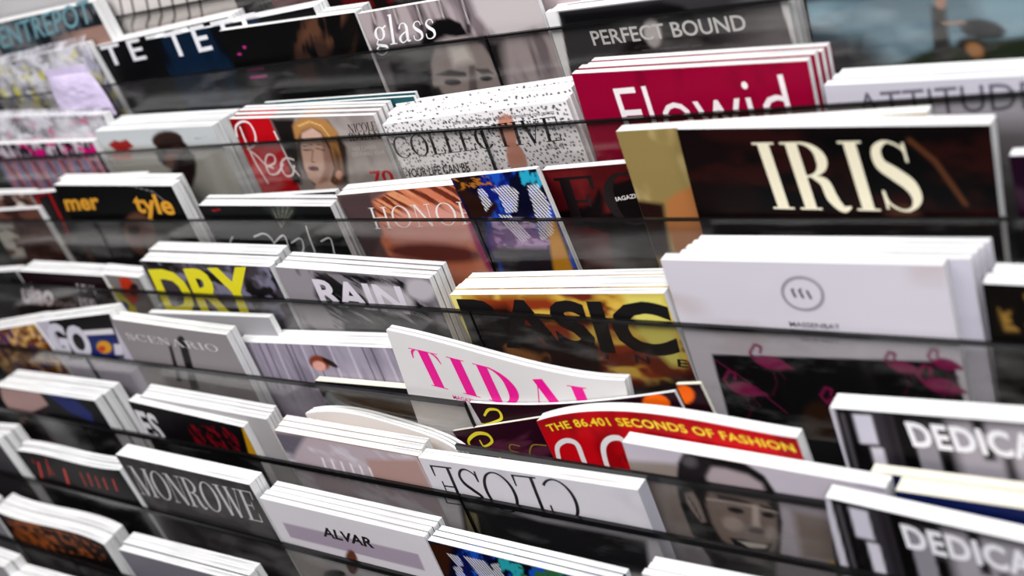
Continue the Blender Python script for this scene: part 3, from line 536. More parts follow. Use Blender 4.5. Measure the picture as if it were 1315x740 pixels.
    {'x': -0.392, 'y': 0.103, 'z': 0.163, 'rot': 0.0414, 'W': 214.57, 'H': 242.59, 'T': 5.7, 'n': 4, 'pitch': 6.5, 'dx': 5.22, 'label': 'magazine with a red band of white script and a blond portrait', 'short': 'red band and blond portrait magazine', 'group': 'copies of the red band and blond portrait magazine', 'base': (150, 140, 138), 'seed': 20, 'dz': 3.01, 'art': [('noise', (182, 172, 168), (30, 30), 0.4, 0.7, 3, 0, None), ('poly', (190, 12, 30), [(-5.1, -0.1), (64.6, -3.3), (65.0, 16.9), (64.5, 87.2), (41.9, 123.8), (-9.5, 125.7), (-3.4, 88.7)], 1.5), ('poly', (140, 6, 18), [(-5.1, -0.1), (23.8, -1.4), (17.4, 25.8), (-8.2, 25.6)], 8), ('poly', (34, 28, 28), [(65.8, 0.4), (101.2, 1.7), (95.7, 22.4), (70.1, 79.7), (57.6, 80.0), (66.5, 34.7)], 6), ('poly', (56, 38, 28), [(92.3, 16.2), (108.5, 2.7), (149.9, 4.4), (160.4, 35.1), (142.3, 78.4), (92.0, 84.5), (80.9, 60.2)], 5), ('poly', (176, 128, 76), [(98.2, 7.1), (113.2, 1.3), (132.0, 2.3), (146.5, 10.9), (151.9, 26.0), (147.4, 47.2), (141.0, 65.9), (128.7, 78.7), (121.3, 75.6), (132.6, 59.7), (137.7, 35.0), (135.8, 16.8), (123.7, 10.6), (106.3, 13.9), (92.8, 25.5)], 3), ('poly', (214, 180, 164), [(104.1, 17.9), (122.9, 12.0), (132.6, 19.1), (133.1, 38.0), (129.5, 59.7), (116.5, 75.7), (127.4, 85.1), (86.3, 87.6), (92.7, 79.3), (85.3, 73.0), (85.0, 60.1), (92.3, 37.9)], 3), ('poly', (170, 130, 116), [(130.7, 22.7), (134.2, 38.0), (129.5, 59.7), (112.6, 75.8), (96.8, 79.3), (116.2, 59.9)], 4), ('poly', (184, 138, 86), [(94.9, 10.1), (113.9, 0.1), (147.1, 2.6), (157.6, 18.5), (142.3, 35.0), (137.1, 28.9), (133.4, 17.6), (123.4, 11.1), (104.9, 16.4), (89.4, 30.1)], 4), ('poly', (112, 76, 50), [(142.3, 35.0), (146.3, 44.2), (134.6, 78.6), (119.6, 78.8), (133.4, 59.7)], 5), ('line', (236, 200, 140), [(103.6, 10.2), (122.8, 5.1), (137.4, 10.2), (144.4, 25.9)], 1.4, 1.0), ('line', (70, 44, 34), [(95.9, 38.6), (108.5, 37.4)], 1.3, 1.0), ('line', (70, 44, 34), [(116.7, 36.8), (126.9, 38.0)], 1.3, 1.0), ('line', (90, 60, 46), [(97.9, 33.6), (112.3, 31.8)], 1.0, 1.0), ('line', (90, 60, 46), [(118.9, 31.2), (130.3, 33.1)], 1.0, 1.0), ('line', (150, 104, 92), [(110.5, 38.0), (100.6, 52.1), (105.6, 53.0)], 1.4, 1.0), ('poly', (112, 34, 42), [(107.2, 60.9), (105.5, 62.2), (102.7, 63.1), (99.1, 63.4), (95.6, 63.1), (92.8, 62.3), (91.3, 61.1), (91.4, 59.7), (93.1, 58.5), (96.0, 57.6), (99.5, 57.3), (103.0, 57.5), (105.8, 58.4), (107.3, 59.6)], 1.2), ('line', (60, 16, 24), [(91.4, 60.1), (106.8, 61.2)], 0.7, 1.0), ('poly', (224, 170, 150), [(137.8, 67.5), (136.1, 69.9), (133.8, 71.9), (131.4, 73.0), (129.4, 73.1), (128.1, 72.0), (127.8, 70.0), (128.6, 67.6), (130.3, 65.2), (132.6, 63.2), (135.0, 62.1), (137.0, 62.1), (138.3, 63.1), (138.6, 65.1)], 2)], 'text': [('serif', 'NICOLE', (173.2, 19.1), (212.1, 16.1), (174.7, 9.5), (28, 22, 24), 0.14, 0.04, 0.05), ('serif', 'KIDMAN', (165.0, 28.7), (213.8, 25.6), (166.2, 19.9), (28, 22, 24), 0.14, 0.04, 0.05), ('sans', 'HER CAREER', (168.5, 39.4), (202.2, 36.9), (169.6, 35.0), (210, 205, 200), 0.0, 1.0), ('sans', 'DEFINING YEAR', (164.2, 45.7), (210.9, 43.0), (165.4, 41.2), (210, 205, 200), 0.0, 1.0), ('sans', '70', (178.4, 77.4), (209.7, 75.1), (178.9, 62.8), (190, 20, 26), 0.02, 1.0), ('stroke', [([(12.6, 8.7), (11.2, 27.7), (11.5, 52.8), (17.0, 80.3)], [2.2, 2.8, 3, 2.2]), ([(0.6, 21.9), (5.7, 9.5), (19.8, 3.2), (30.6, 6.2), (31.5, 19.3), (22.9, 31.6), (8.5, 36.3)], 2.6), ([(8.5, 36.3), (18.7, 45.0), (26.4, 55.6), (37.4, 60.4)], [2, 2.8, 2.6, 2]), ([(27.2, 58.5), (42.6, 53.6), (46.3, 45.0), (36.9, 44.0), (27.5, 53.7), (27.1, 67.3), (40.4, 66.2), (55.7, 54.5)], 2.4), ([(75.5, 49.7), (63.2, 47.8), (50.9, 56.4), (51.2, 69.0), (62.9, 67.9), (71.8, 56.3)], 2.4), ([(63.6, 15.0), (65.1, 33.7), (66.9, 56.3), (72.9, 69.7)], 2.4)], (0, 0), (1, 0), (0, 1), (240, 222, 222))]},
    {'x': -0.3657, 'y': 0.131, 'z': 0.1618, 'rot': 0.0189, 'W': 221.41, 'H': 245.95, 'T': 3.7, 'n': 2, 'pitch': 4.5, 'dx': -0.08, 'label': 'magazine with teal and pink edges whose page tops rise behind the red band magazine', 'short': 'magazine with teal edges', 'group': 'copies of the magazine with teal edges', 'base': (40, 90, 96), 'seed': 21, 'dz': 1.94, 'art': [], 'text': [], 'back': (20, 60, 66), 'res': 4},
    {'x': -0.1705, 'y': 0.103, 'z': 0.1435, 'rot': -0.045, 'W': 223.66, 'H': 232.0, 'T': 6.0, 'n': 5, 'pitch': 6.8, 'dx': -0.27, 'label': 'white magazine with black dots and black serif capitals', 'short': 'black and white dotted magazine', 'group': 'copies of the black and white dotted magazine', 'base': (236, 232, 234), 'seed': 22, 'dz': 8.4, 'art': [('dots', (22, 20, 22), 5, 1150, 0.6, 1.15, (223.66, 110)), ('poly', (206, 150, 130), [(159.8, 20.5), (157.5, 27.8), (153.4, 34.0), (148.3, 37.7), (143.3, 38.3), (139.3, 35.6), (137.2, 30.0), (137.5, 22.9), (139.9, 15.5), (144.1, 9.5), (149.1, 5.9), (154.0, 5.4), (157.9, 8.1), (160.0, 13.5)], 2), ('line', (206, 150, 130), [(144.7, 7.1), (144.7, 16.5)], 2.6, 1.0), ('line', (206, 150, 130), [(152.7, 5.6), (150.7, 15.6)], 2.6, 1.0), ('line', (206, 150, 130), [(158.8, 7.8), (155.2, 17.6)], 2.6, 1.0), ('poly', (196, 140, 120), [(157.4, 48.7), (155.9, 56.8), (152.4, 63.9), (147.7, 68.4), (142.5, 69.6), (138.1, 67.0), (135.2, 61.2), (134.4, 53.5), (136.0, 45.3), (139.5, 38.3), (144.3, 33.9), (149.4, 33.0), (153.8, 35.5), (156.6, 41.1)], 2)], 'text': [('serif', 'COLLECTIVE', (-0.2, 38.1), (203.9, 36.4), (2.3, 14.8), (24, 20, 22), 0.13, 0.035, 0.08), ('sans', 'YOUR LIFE CAN BE', (1.9, 59.5), (85.1, 58.7), (4.0, 49.9), (26, 22, 24), 0.012, 1.0), ('sans', 'ANYTHING', (3.4, 68.5), (66.6, 67.6), (5.1, 61.5), (26, 22, 24), 0.02, 1.0), ('sans', 'game changers | thought leaders | tastemakers | style makers', (88.7, 9.2), (206.5, 10.7), (89.8, 5.2), (110, 106, 110), 0.0, 1.0), ('sans', 'ISSUE 48', (184.2, 44.0), (203.5, 43.4), (184.5, 39.3), (60, 56, 60), 0.0, 1.0)], 'res': 1.0},
    {'x': 0.0673, 'y': 0.103, 'z': 0.1771, 'rot': 0.0353, 'W': 207.47, 'H': 258.16, 'T': 7.03, 'n': 4, 'pitch': 7.83, 'dx': 5.76, 'label': 'crimson magazine with thin white lettering at upper right', 'short': 'crimson magazine', 'group': 'copies of the crimson magazine', 'base': (152, 4, 58), 'seed': 23, 'dz': 0.0, 'art': [('noise', (120, 4, 44), (40, 60), 0.5, 0.75, 3, 0, None)], 'text': [('sans', 'Flowid', (38.4, 63.6), (188.6, 58.2), (36.0, 15.1), (236, 226, 230), -0.008, 1.0)]},
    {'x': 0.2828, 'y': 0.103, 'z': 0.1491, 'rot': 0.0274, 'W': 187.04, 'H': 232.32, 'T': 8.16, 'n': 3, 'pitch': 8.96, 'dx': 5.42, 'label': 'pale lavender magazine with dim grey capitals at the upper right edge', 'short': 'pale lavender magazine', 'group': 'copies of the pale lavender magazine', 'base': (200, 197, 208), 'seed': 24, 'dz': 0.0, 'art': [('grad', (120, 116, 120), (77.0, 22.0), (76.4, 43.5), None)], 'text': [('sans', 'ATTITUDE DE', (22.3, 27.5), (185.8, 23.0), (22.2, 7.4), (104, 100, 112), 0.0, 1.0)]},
    {'x': -0.9566, 'y': 0.072, 'z': 0.0963, 'rot': 0.0084, 'W': 137.82, 'H': 250.24, 'T': 14.0, 'n': 1, 'pitch': 14.0, 'dx': 0.0, 'label': 'small brown and white magazine at the left edge, third tier', 'short': 'small brown and white magazine', 'group': '', 'base': (120, 84, 70), 'seed': 25, 'dz': 0.0, 'art': [('noise', (230, 220, 216), (16, 30), 0.5, 0.6, 3, 0, None), ('noise', (50, 20, 16), (12, 12), 0.55, 0.62, 5, 0, None)], 'text': [], 'res': 2.5},
    {'x': -0.9373, 'y': 0.058, 'z': 0.0768, 'rot': -0.0262, 'W': 144.54, 'H': 232.02, 'T': 8.0, 'n': 1, 'pitch': 8.0, 'dx': 0.0, 'label': 'brown magazine with a white lower half at the left edge', 'short': 'brown magazine at the left edge', 'group': '', 'base': (70, 44, 40), 'seed': 26, 'dz': 0.0, 'art': [('poly', (212, 208, 200), [(-42.0, 21.7), (62.8, 16.8), (40.4, 74.4), (-108.2, 80.6)], 5), ('noise', (110, 76, 66), (20, 8), 0.5, 0.6, 5, 0, None)], 'text': [], 'res': 2.5},
    {'x': -0.8047, 'y': 0.066, 'z': 0.0984, 'rot': -0.0382, 'W': 101.17, 'H': 253.7, 'T': 10.0, 'n': 1, 'pitch': 10.0, 'dx': 0.0, 'label': 'dark magazine with a red frame, left of the orange-lettered black magazine', 'short': 'dark magazine with red frame', 'group': '', 'base': (22, 14, 16), 'seed': 27, 'dz': 0.0, 'art': [('line', (190, 12, 30), [(9.7, 4.1), (-5.3, 73.3), (-22.1, 110.4)], 3.5, 1.0), ('line', (190, 12, 30), [(45.9, -0.9), (33.0, 62.2)], 4, 1.0), ('line', (150, 10, 30), [(9.7, 4.1), (43.7, 1.3)], 3, 1.0), ('noise', (90, 60, 50), (18, 12), 0.5, 0.6, 3, 0, [(-1.0, 61.1), (91.3, 64.0), (60.0, 117.5), (-36.3, 116.6)])], 'text': [], 'res': 2},
    {'x': -0.7075, 'y': 0.084, 'z': 0.1099, 'rot': -0.0095, 'W': 143.87, 'H': 265.06, 'T': 6.0, 'n': 1, 'pitch': 6.0, 'dx': 0.0, 'label': 'magazine with only its white page tops showing behind the orange-lettered magazine', 'short': 'white-topped magazine behind orange lettering', 'group': '', 'base': (200, 200, 200), 'seed': 28, 'dz': 0.0, 'art': [], 'text': [], 'res': 3},
    {'x': -0.7145, 'y': 0.053, 'z': 0.1168, 'rot': 0.0269, 'W': 238.62, 'H': 265.62, 'T': 14.43, 'n': 2, 'pitch': 15.23, 'dx': -12.71, 'label': 'black magazine with orange brush lettering and a dim face', 'short': 'black magazine with orange lettering', 'group': 'copies of the black magazine with orange lettering', 'base': (12, 11, 12), 'seed': 29, 'dz': 0.0, 'art': [('poly', (104, 72, 58), [(165.6, 57.8), (159.2, 71.2), (147.0, 83.9), (131.2, 93.3), (115.0, 97.5), (101.6, 95.5), (93.9, 87.5), (93.7, 75.4), (100.7, 61.6), (113.5, 48.9), (129.4, 40.0), (145.1, 36.4), (157.8, 38.6), (165.1, 46.2)], 6), ('poly', (40, 28, 24), [(133.7, 61.9), (130.2, 64.9), (124.9, 67.4), (118.7, 68.9), (112.9, 69.1), (108.7, 67.9), (106.9, 65.7), (107.9, 62.7), (111.5, 59.7), (116.9, 57.2), (123.1, 55.8), (128.8, 55.6), (132.9, 56.8), (134.7, 59.0)], 3), ('poly', (60, 36, 30), [(143.7, 85.9), (140.6, 88.4), (135.5, 90.6), (129.5, 92.0), (123.7, 92.2), (119.4, 91.3), (117.3, 89.5), (117.9, 87.0), (121.1, 84.4), (126.2, 82.2), (132.2, 80.9), (137.9, 80.7), (142.2, 81.6), (144.2, 83.4)], 3), ('line', (170, 170, 176), [(160.0, -0.7), (198.7, 7.4), (215.9, 23.7)], 0.8, 1.0)], 'text': [('sans', 'mer', (-0.1, 36.2), (77.1, 32.5), (7.4, 13.4), (214, 150, 40), 0.03, 1.0), ('sans', 'tyle', (147.6, 35.4), (220.7, 37.1), (153.4, 9.8), (214, 150, 40), 0.03, 1.0)], 'res': 1.8},
    {'x': -0.4485, 'y': 0.078, 'z': 0.0779, 'rot': -0.032, 'W': 200.09, 'H': 233.18, 'T': 7.0, 'n': 1, 'pitch': 7.0, 'dx': 0.0, 'label': 'black magazine with white page tops behind the thistle-topped black magazine', 'short': 'white-topped black magazine', 'group': '', 'base': (14, 14, 16), 'seed': 30, 'dz': 0.0, 'art': [], 'text': [], 'res': 3},
    {'x': -0.4467, 'y': 0.053, 'z': 0.0847, 'rot': 0.0147, 'W': 212.42, 'H': 236.75, 'T': 7.21, 'n': 3, 'pitch': 8.01, 'dx': -4.81, 'label': 'black magazine with a pale grass head and white script lettering', 'short': 'black magazine with grass head', 'group': 'copies of the black magazine with grass head', 'base': (17, 18, 20), 'seed': 31, 'dz': 0.0, 'art': [('poly', (70, 74, 72), [(156.2, 3.1), (151.0, 8.8), (143.2, 13.5), (134.3, 16.2), (126.1, 16.3), (120.2, 13.8), (117.9, 9.1), (119.7, 3.3), (125.1, -2.5), (133.0, -7.1), (141.9, -9.7), (149.9, -9.7), (155.6, -7.2), (157.8, -2.6)], 8), ('line', (150, 150, 128), [(122.8, 26.4), (123.4, 3.3)], 0.7, 0.8), ('line', (150, 150, 128), [(122.8, 26.4), (134.3, -2.5)], 0.7, 0.8), ('line', (150, 150, 128), [(122.8, 26.4), (145.1, -4.4)], 0.7, 0.8), ('line', (150, 150, 128), [(122.8, 26.4), (148.9, 1.2)], 0.7, 0.8), ('line', (150, 150, 128), [(122.8, 26.4), (153.9, 5.0)], 0.7, 0.8), ('line', (150, 150, 128), [(122.8, 26.4), (136.1, 14.6)], 0.7, 0.8), ('line', (150, 150, 128), [(122.8, 26.4), (120.1, 16.8)], 0.7, 0.8), ('noise', (50, 52, 54), (40, 20), 0.5, 0.7, 4, 0, None), ('line', (180, 30, 50), [(21.3, 6.9), (34.9, 4.8)], 1.4, 1.0)], 'text': [('stroke', [([(163.1, 23.8), (160.2, 39.1), (158.5, 56.7)], 2.2), ([(34.2, 40.2), (24.5, 48.7), (28.6, 58.9), (18.8, 69.7)], 1.6), ([(70.4, 39.3), (91.3, 34.9), (99.3, 46.6), (87.9, 65.1)], 2), ([(99.3, 46.6), (120.6, 36.2), (121.0, 48.0), (116.3, 64.1)], 2), ([(127.2, 45.8), (145.6, 39.5), (142.4, 53.3), (126.5, 63.7)], 1.8), ([(174.8, 42.6), (191.1, 38.4), (187.4, 57.6)], 1.8)], (0, 0), (1, 0), (0, 1), (226, 226, 228))]},
    {'x': -0.2341, 'y': 0.066, 'z': 0.0866, 'rot': -0.0525, 'W': 189.11, 'H': 242.05, 'T': 10.99, 'n': 2, 'pitch': 11.79, 'dx': -2.55, 'label': 'magazine with a close-up of orange hair and thin white serif capitals', 'short': 'orange hair magazine', 'group': 'copies of the orange hair magazine', 'base': (112, 86, 84), 'seed': 32, 'dz': 0.0, 'art': [('poly', (214, 134, 104), [(39.2, 12.6), (91.0, -3.2), (179.4, -3.2), (188.7, 54.0), (154.8, 123.7), (82.0, 104.4), (32.4, 75.0), (29.7, 37.5)], 6), ('noise', (226, 160, 120), (40, 5), 0.45, 0.6, 3, 38, [(39.2, 12.6), (91.0, -3.2), (197.5, -1.8), (188.7, 54.0), (48.4, 47.6)]), ('noise', (120, 56, 40), (50, 4), 0.5, 0.6, 6, 38, [(39.2, 12.6), (91.0, -3.2), (197.5, -1.8), (188.7, 54.0), (48.4, 47.6)]), ('poly', (216, 158, 146), [(167.9, 49.6), (156.6, 60.4), (135.8, 68.8), (108.8, 73.0), (81.1, 72.1), (58.4, 66.0), (45.8, 55.8), (46.2, 43.8), (59.3, 32.7), (82.0, 24.6), (109.3, 21.2), (135.7, 22.8), (156.4, 29.0), (167.7, 38.5)], 12), ('poly', (120, 60, 54), [(157.4, 78.1), (149.1, 82.1), (131.0, 84.3), (106.2, 84.2), (79.2, 81.7), (55.7, 77.3), (40.7, 71.9), (37.5, 66.5), (47.0, 62.4), (66.8, 60.4), (92.5, 60.8), (118.9, 63.5), (140.8, 67.9), (154.4, 73.0)], 8), ('poly', (150, 90, 84), [(81.5, 85.7), (75.1, 89.6), (61.3, 92.5), (42.7, 94.0), (22.8, 93.5), (5.5, 91.3), (-5.3, 87.7), (-7.4, 83.4), (-0.3, 79.4), (14.4, 76.5), (33.5, 75.2), (53.1, 75.8), (69.4, 78.1), (79.5, 81.6)], 8), ('poly', (168, 50, 110), [(156.9, 40.5), (179.6, 41.7), (179.4, 97.0), (157.3, 98.4), (153.8, 69.9)], 4), ('poly', (88, 70, 72), [(3.9, 1.2), (47.5, 0.6), (39.7, 47.2), (-13.2, 93.0), (-22.6, 73.3)], 5)], 'text': [('serif', 'HONOR', (32.0, 41.3), (173.5, 42.2), (36.5, 16.9), (232, 226, 222), 0.09, 0.03, 0.14)]},
    {'x': -0.0665, 'y': 0.059, 'z': 0.106, 'rot': -0.0654, 'W': 99.45, 'H': 261.67, 'T': 5.69, 'n': 1, 'pitch': 5.69, 'dx': 0.0, 'label': 'magazine of vivid blue feathers with white hatched letters, narrow, in the centre', 'short': 'blue feather magazine in the centre', 'group': '', 'base': (16, 32, 120), 'seed': 33, 'dz': 0.0, 'art': [('noise', (34, 90, 190), (14, 22), 0.5, 0.56, 3, 30, None), ('noise', (6, 8, 40), (12, 26), 0.5, 0.58, 5, 30, None), ('noise', (50, 170, 200), (10, 20), 0.6, 0.64, 9, 30, [(68.5, -4.6), (109.9, -0.5), (110.9, 34.2), (64.0, 22.5)]), ('poly', (46, 22, 14), [(0.5, 0.9), (31.0, -2.7), (12.6, 14.2), (41.8, 30.4), (27.4, 44.2), (3.4, 42.6)], 5), ('noise', (170, 110, 40), (6, 3), 0.6, 0.64, 2, 20, [(1.3, -0.7), (56.5, 1.3), (46.9, 13.1), (2.0, 12.5)]), ('poly', (120, 84, 140), [(75.0, 79.0), (66.1, 87.3), (52.7, 92.7), (37.3, 94.1), (23.1, 91.0), (13.1, 84.0), (9.4, 74.5), (12.8, 64.7), (22.4, 56.4), (36.2, 51.3), (51.3, 50.4), (64.9, 53.7), (74.3, 60.5), (77.9, 69.5)], 8), ('noise', (190, 160, 200), (16, 7), 0.5, 0.62, 8, 10, [(25.6, 44.1), (87.2, 48.3), (82.8, 80.6), (14.0, 85.8)]), ('poly', (24, 16, 40), [(11.6, 75.4), (78.4, 78.7), (79.6, 107.1), (13.0, 103.2)], 7), ('poly', (206, 150, 44), [(85.3, 56.2), (97.3, 49.0), (93.5, 107.6), (70.8, 106.8)], 4), ('stripes', (230, 228, 236), 3.1, 0.5, -28, 0.5, [(24.3, 13.6), (33.3, 14.3), (34.7, 29.9), (23.4, 37.3)]), ('stripes', (230, 228, 236), 3.1, 0.5, -28, 0.5, [(40.5, 15.0), (62.0, 12.1), (70.7, 19.9), (59.1, 39.9), (46.0, 40.5), (46.6, 21.1)]), ('stripes', (230, 228, 236), 3.1, 0.5, -28, 0.5, [(36.3, 41.5), (49.7, 42.4), (62.7, 66.3), (50.7, 72.3), (37.9, 53.2)]), ('stripes', (230, 228, 236), 3.1, 0.5, -28, 0.5, [(82.1, 14.6), (94.5, 14.2), (98.6, 34.8), (90.2, 64.6), (70.9, 71.7), (78.9, 39.7)])], 'text': [], 'vis': 150, 'res': 1.2},
    {'x': 0.0208, 'y': 0.08, 'z': 0.0994, 'rot': -0.0436, 'W': 115.91, 'H': 254.76, 'T': 8.0, 'n': 1, 'pitch': 8.0, 'dx': 0.0, 'label': 'dark red-brown magazine with large black serif letters', 'short': 'dark red-brown magazine', 'group': '', 'base': (84, 20, 24), 'seed': 34, 'dz': 0.0, 'art': [('poly', (18, 10, 12), [(53.7, 20.1), (103.7, 13.0), (89.9, 116.5), (32.6, 116.1), (45.1, 66.9), (-16.2, 44.7), (39.0, 36.3)], 3), ('noise', (110, 34, 36), (30, 50), 0.5, 0.7, 2, 0, [(2.4, 2.5), (69.1, 1.5), (60.7, 43.7), (13.4, 57.5)])], 'text': [('serif', 'FO', (6.4, 59.7), (102.4, 58.9), (9.2, 8.5), (20, 10, 12), 0.19, 0.05, 0.12), ('sans', 'MAGAZINE', (62.3, 35.3), (95.2, 31.8), (62.2, 31.4), (230, 222, 222), 0.012, 1.0)]},
    {'x': 0.1184, 'y': 0.0675, 'z': 0.1392, 'rot': -0.0027, 'W': 248.24, 'H': 294.33, 'T': 11.0, 'n': 1, 'pitch': 11.0, 'dx': 0.0, 'label': 'gold-beige magazine with a bare shoulder, behind the black magazine with cream capitals', 'short': 'gold-beige magazine', 'group': '', 'base': (150, 132, 86), 'seed': 35, 'dz': 0.0, 'art': [('noise', (176, 158, 112), (20, 30), 0.45, 0.65, 3, 0, None), ('poly', (176, 120, 74), [(26.2, 65.0), (41.1, 56.5), (62.7, 49.9), (70.7, 96.2), (64.6, 118.6), (20.7, 119.5), (19.6, 88.8)], 4), ('poly', (40, 16, 14), [(-14.2, 62.1), (23.1, 67.9), (14.7, 119.6), (-17.9, 120.2)], 5)], 'text': []},
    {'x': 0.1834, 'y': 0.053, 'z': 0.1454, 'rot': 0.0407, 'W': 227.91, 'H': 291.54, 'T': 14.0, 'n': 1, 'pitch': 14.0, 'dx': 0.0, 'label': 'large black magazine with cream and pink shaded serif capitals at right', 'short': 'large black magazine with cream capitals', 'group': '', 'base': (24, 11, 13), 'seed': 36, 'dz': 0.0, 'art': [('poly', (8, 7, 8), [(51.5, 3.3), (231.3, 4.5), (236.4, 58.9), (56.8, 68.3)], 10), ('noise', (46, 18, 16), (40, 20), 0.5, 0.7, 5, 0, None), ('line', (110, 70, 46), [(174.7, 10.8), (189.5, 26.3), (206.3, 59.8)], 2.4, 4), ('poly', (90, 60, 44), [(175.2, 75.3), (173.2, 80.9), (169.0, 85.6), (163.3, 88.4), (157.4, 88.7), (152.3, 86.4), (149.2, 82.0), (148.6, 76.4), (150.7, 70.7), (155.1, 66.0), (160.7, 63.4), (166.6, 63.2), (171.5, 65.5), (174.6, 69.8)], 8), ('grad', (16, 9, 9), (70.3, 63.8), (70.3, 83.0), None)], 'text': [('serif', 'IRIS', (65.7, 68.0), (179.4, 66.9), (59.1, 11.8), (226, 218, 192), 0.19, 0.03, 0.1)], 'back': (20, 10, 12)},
    {'x': 0.4197, 'y': 0.053, 'z': 0.1131, 'rot': -0.0174, 'W': 56.76, 'H': 268.29, 'T': 10.0, 'n': 1, 'pitch': 10.0, 'dx': 0.0, 'label': 'dark purple magazine at the right edge beside the large black magazine', 'short': 'dark purple magazine', 'group': '', 'base': (38, 10, 34), 'seed': 37, 'dz': 0.0, 'art': [('noise', (70, 50, 64), (30, 30), 0.5, 0.7, 4, 0, None)], 'text': [], 'res': 3},
    {'x': -0.9605, 'y': 0.004, 'z': 0.0087, 'rot': -0.0696, 'W': 133.84, 'H': 231.22, 'T': 14.0, 'n': 1, 'pitch': 14.0, 'dx': 0.0, 'label': 'dark grey magazine at the left edge, fourth tier', 'short': 'dark grey magazine at the left edge', 'group': '', 'base': (60, 58, 58), 'seed': 38, 'dz': 0.0, 'art': [('noise', (20, 20, 22), (20, 30), 0.5, 0.6, 3, 0, None)], 'text': [], 'res': 3},
    {'x': -0.8206, 'y': 0.003, 'z': 0.0188, 'rot': 0.0099, 'W': 194.22, 'H': 238.9, 'T': 12.43, 'n': 2, 'pitch': 13.23, 'dx': 3.45, 'label': 'dark maroon magazine with pale pink lettering in two columns', 'short': 'dark maroon magazine with pink lettering', 'group': 'copies of the dark maroon magazine with pink lettering', 'base': (34, 9, 17), 'seed': 39, 'dz': 0.0, 'art': [('line', (214, 150, 180), [(-2.5, 2.6), (-75.4, 60.9)], 2.0, 1.0)], 'text': [('sans', 'ulao', (-34.5, 51.9), (42.0, 52.1), (-9.4, 17.7), (240, 226, 236), 0.035, 1.0), ('sans', 'Style', (42.0, 52.1), (91.5, 53.9), (51.5, 41.7), (190, 170, 180), 0.0, 1.0), ('sans', 'HMS', (119.7, 25.7), (158.8, 28.3), (126.8, 13.5), (230, 216, 226), 0.02, 1.0), ('sans', 'ISEI', (105.0, 50.6), (148.5, 52.5), (112.8, 35.6), (230, 216, 226), 0.02, 1.0)], 'res': 1.5},
    {'x': -0.6398, 'y': 0.007, 'z': 0.0172, 'rot': 0.0345, 'W': 81.75, 'H': 236.51, 'T': 10.99, 'n': 2, 'pitch': 11.79, 'dx': -8.85, 'label': 'magazine with a yellow corner and red shape, left of the yellow-lettered magazine', 'short': 'yellow-cornered magazine', 'group': 'copies of the yellow-cornered magazine', 'base': (128, 122, 122), 'seed': 40, 'dz': 0.0, 'art': [('poly', (206, 194, 60), [(0.9, 9.1), (21.9, 21.3), (41.7, 47.3), (31.0, 76.5), (-43.7, 84.2)], 2), ('poly', (80, 96, 140), [(25.8, 48.5), (20.9, 51.5), (15.0, 53.4), (9.0, 53.9), (4.4, 52.9), (2.0, 50.6), (2.3, 47.3), (5.2, 43.9), (10.1, 40.9), (16.1, 39.0), (22.0, 38.5), (26.5, 39.5), (28.9, 41.9), (28.7, 45.0)], 2), ('poly', (186, 60, 34), [(38.4, 4.2), (58.5, -1.7), (65.9, 8.9), (56.8, 33.4), (37.0, 43.1), (32.6, 23.9)], 3), ('poly', (40, 30, 30), [(68.5, 17.7), (64.5, 21.9), (59.2, 25.5), (53.8, 27.7), (49.4, 28.0), (46.8, 26.5), (46.6, 23.3), (48.8, 19.2), (52.9, 15.0), (58.2, 11.4), (63.5, 9.3), (67.9, 9.0), (70.4, 10.5), (70.7, 13.6)], 3)], 'text': [], 'res': 1.6},
    {'x': -0.5297, 'y': 0.003, 'z': 0.0417, 'rot': 0.0096, 'W': 225.96, 'H': 261.55, 'T': 9.7, 'n': 4, 'pitch': 10.5, 'dx': -11.74, 'label': 'grey photographic magazine with big yellow block capitals', 'short': 'magazine with yellow block capitals', 'group': 'copies of the magazine with yellow block capitals', 'base': (74, 66, 74), 'seed': 41, 'dz': 0.0, 'art': [('noise', (130, 126, 146), (22, 18), 0.5, 0.62, 3, 0, None), ('noise', (26, 20, 24), (26, 16), 0.52, 0.62, 6, 0, None), ('noise', (100, 40, 50), (10, 26), 0.56, 0.62, 8, 0, [(-2.8, 5.4), (26.3, 6.5), (8.6, 59.4), (-31.4, 61.9)])], 'text': [('sans', 'DRY', (-1.2, 74.6), (179.4, 64.2), (7.6, 11.5), (226, 214, 22), 0.035, 1.0)]},
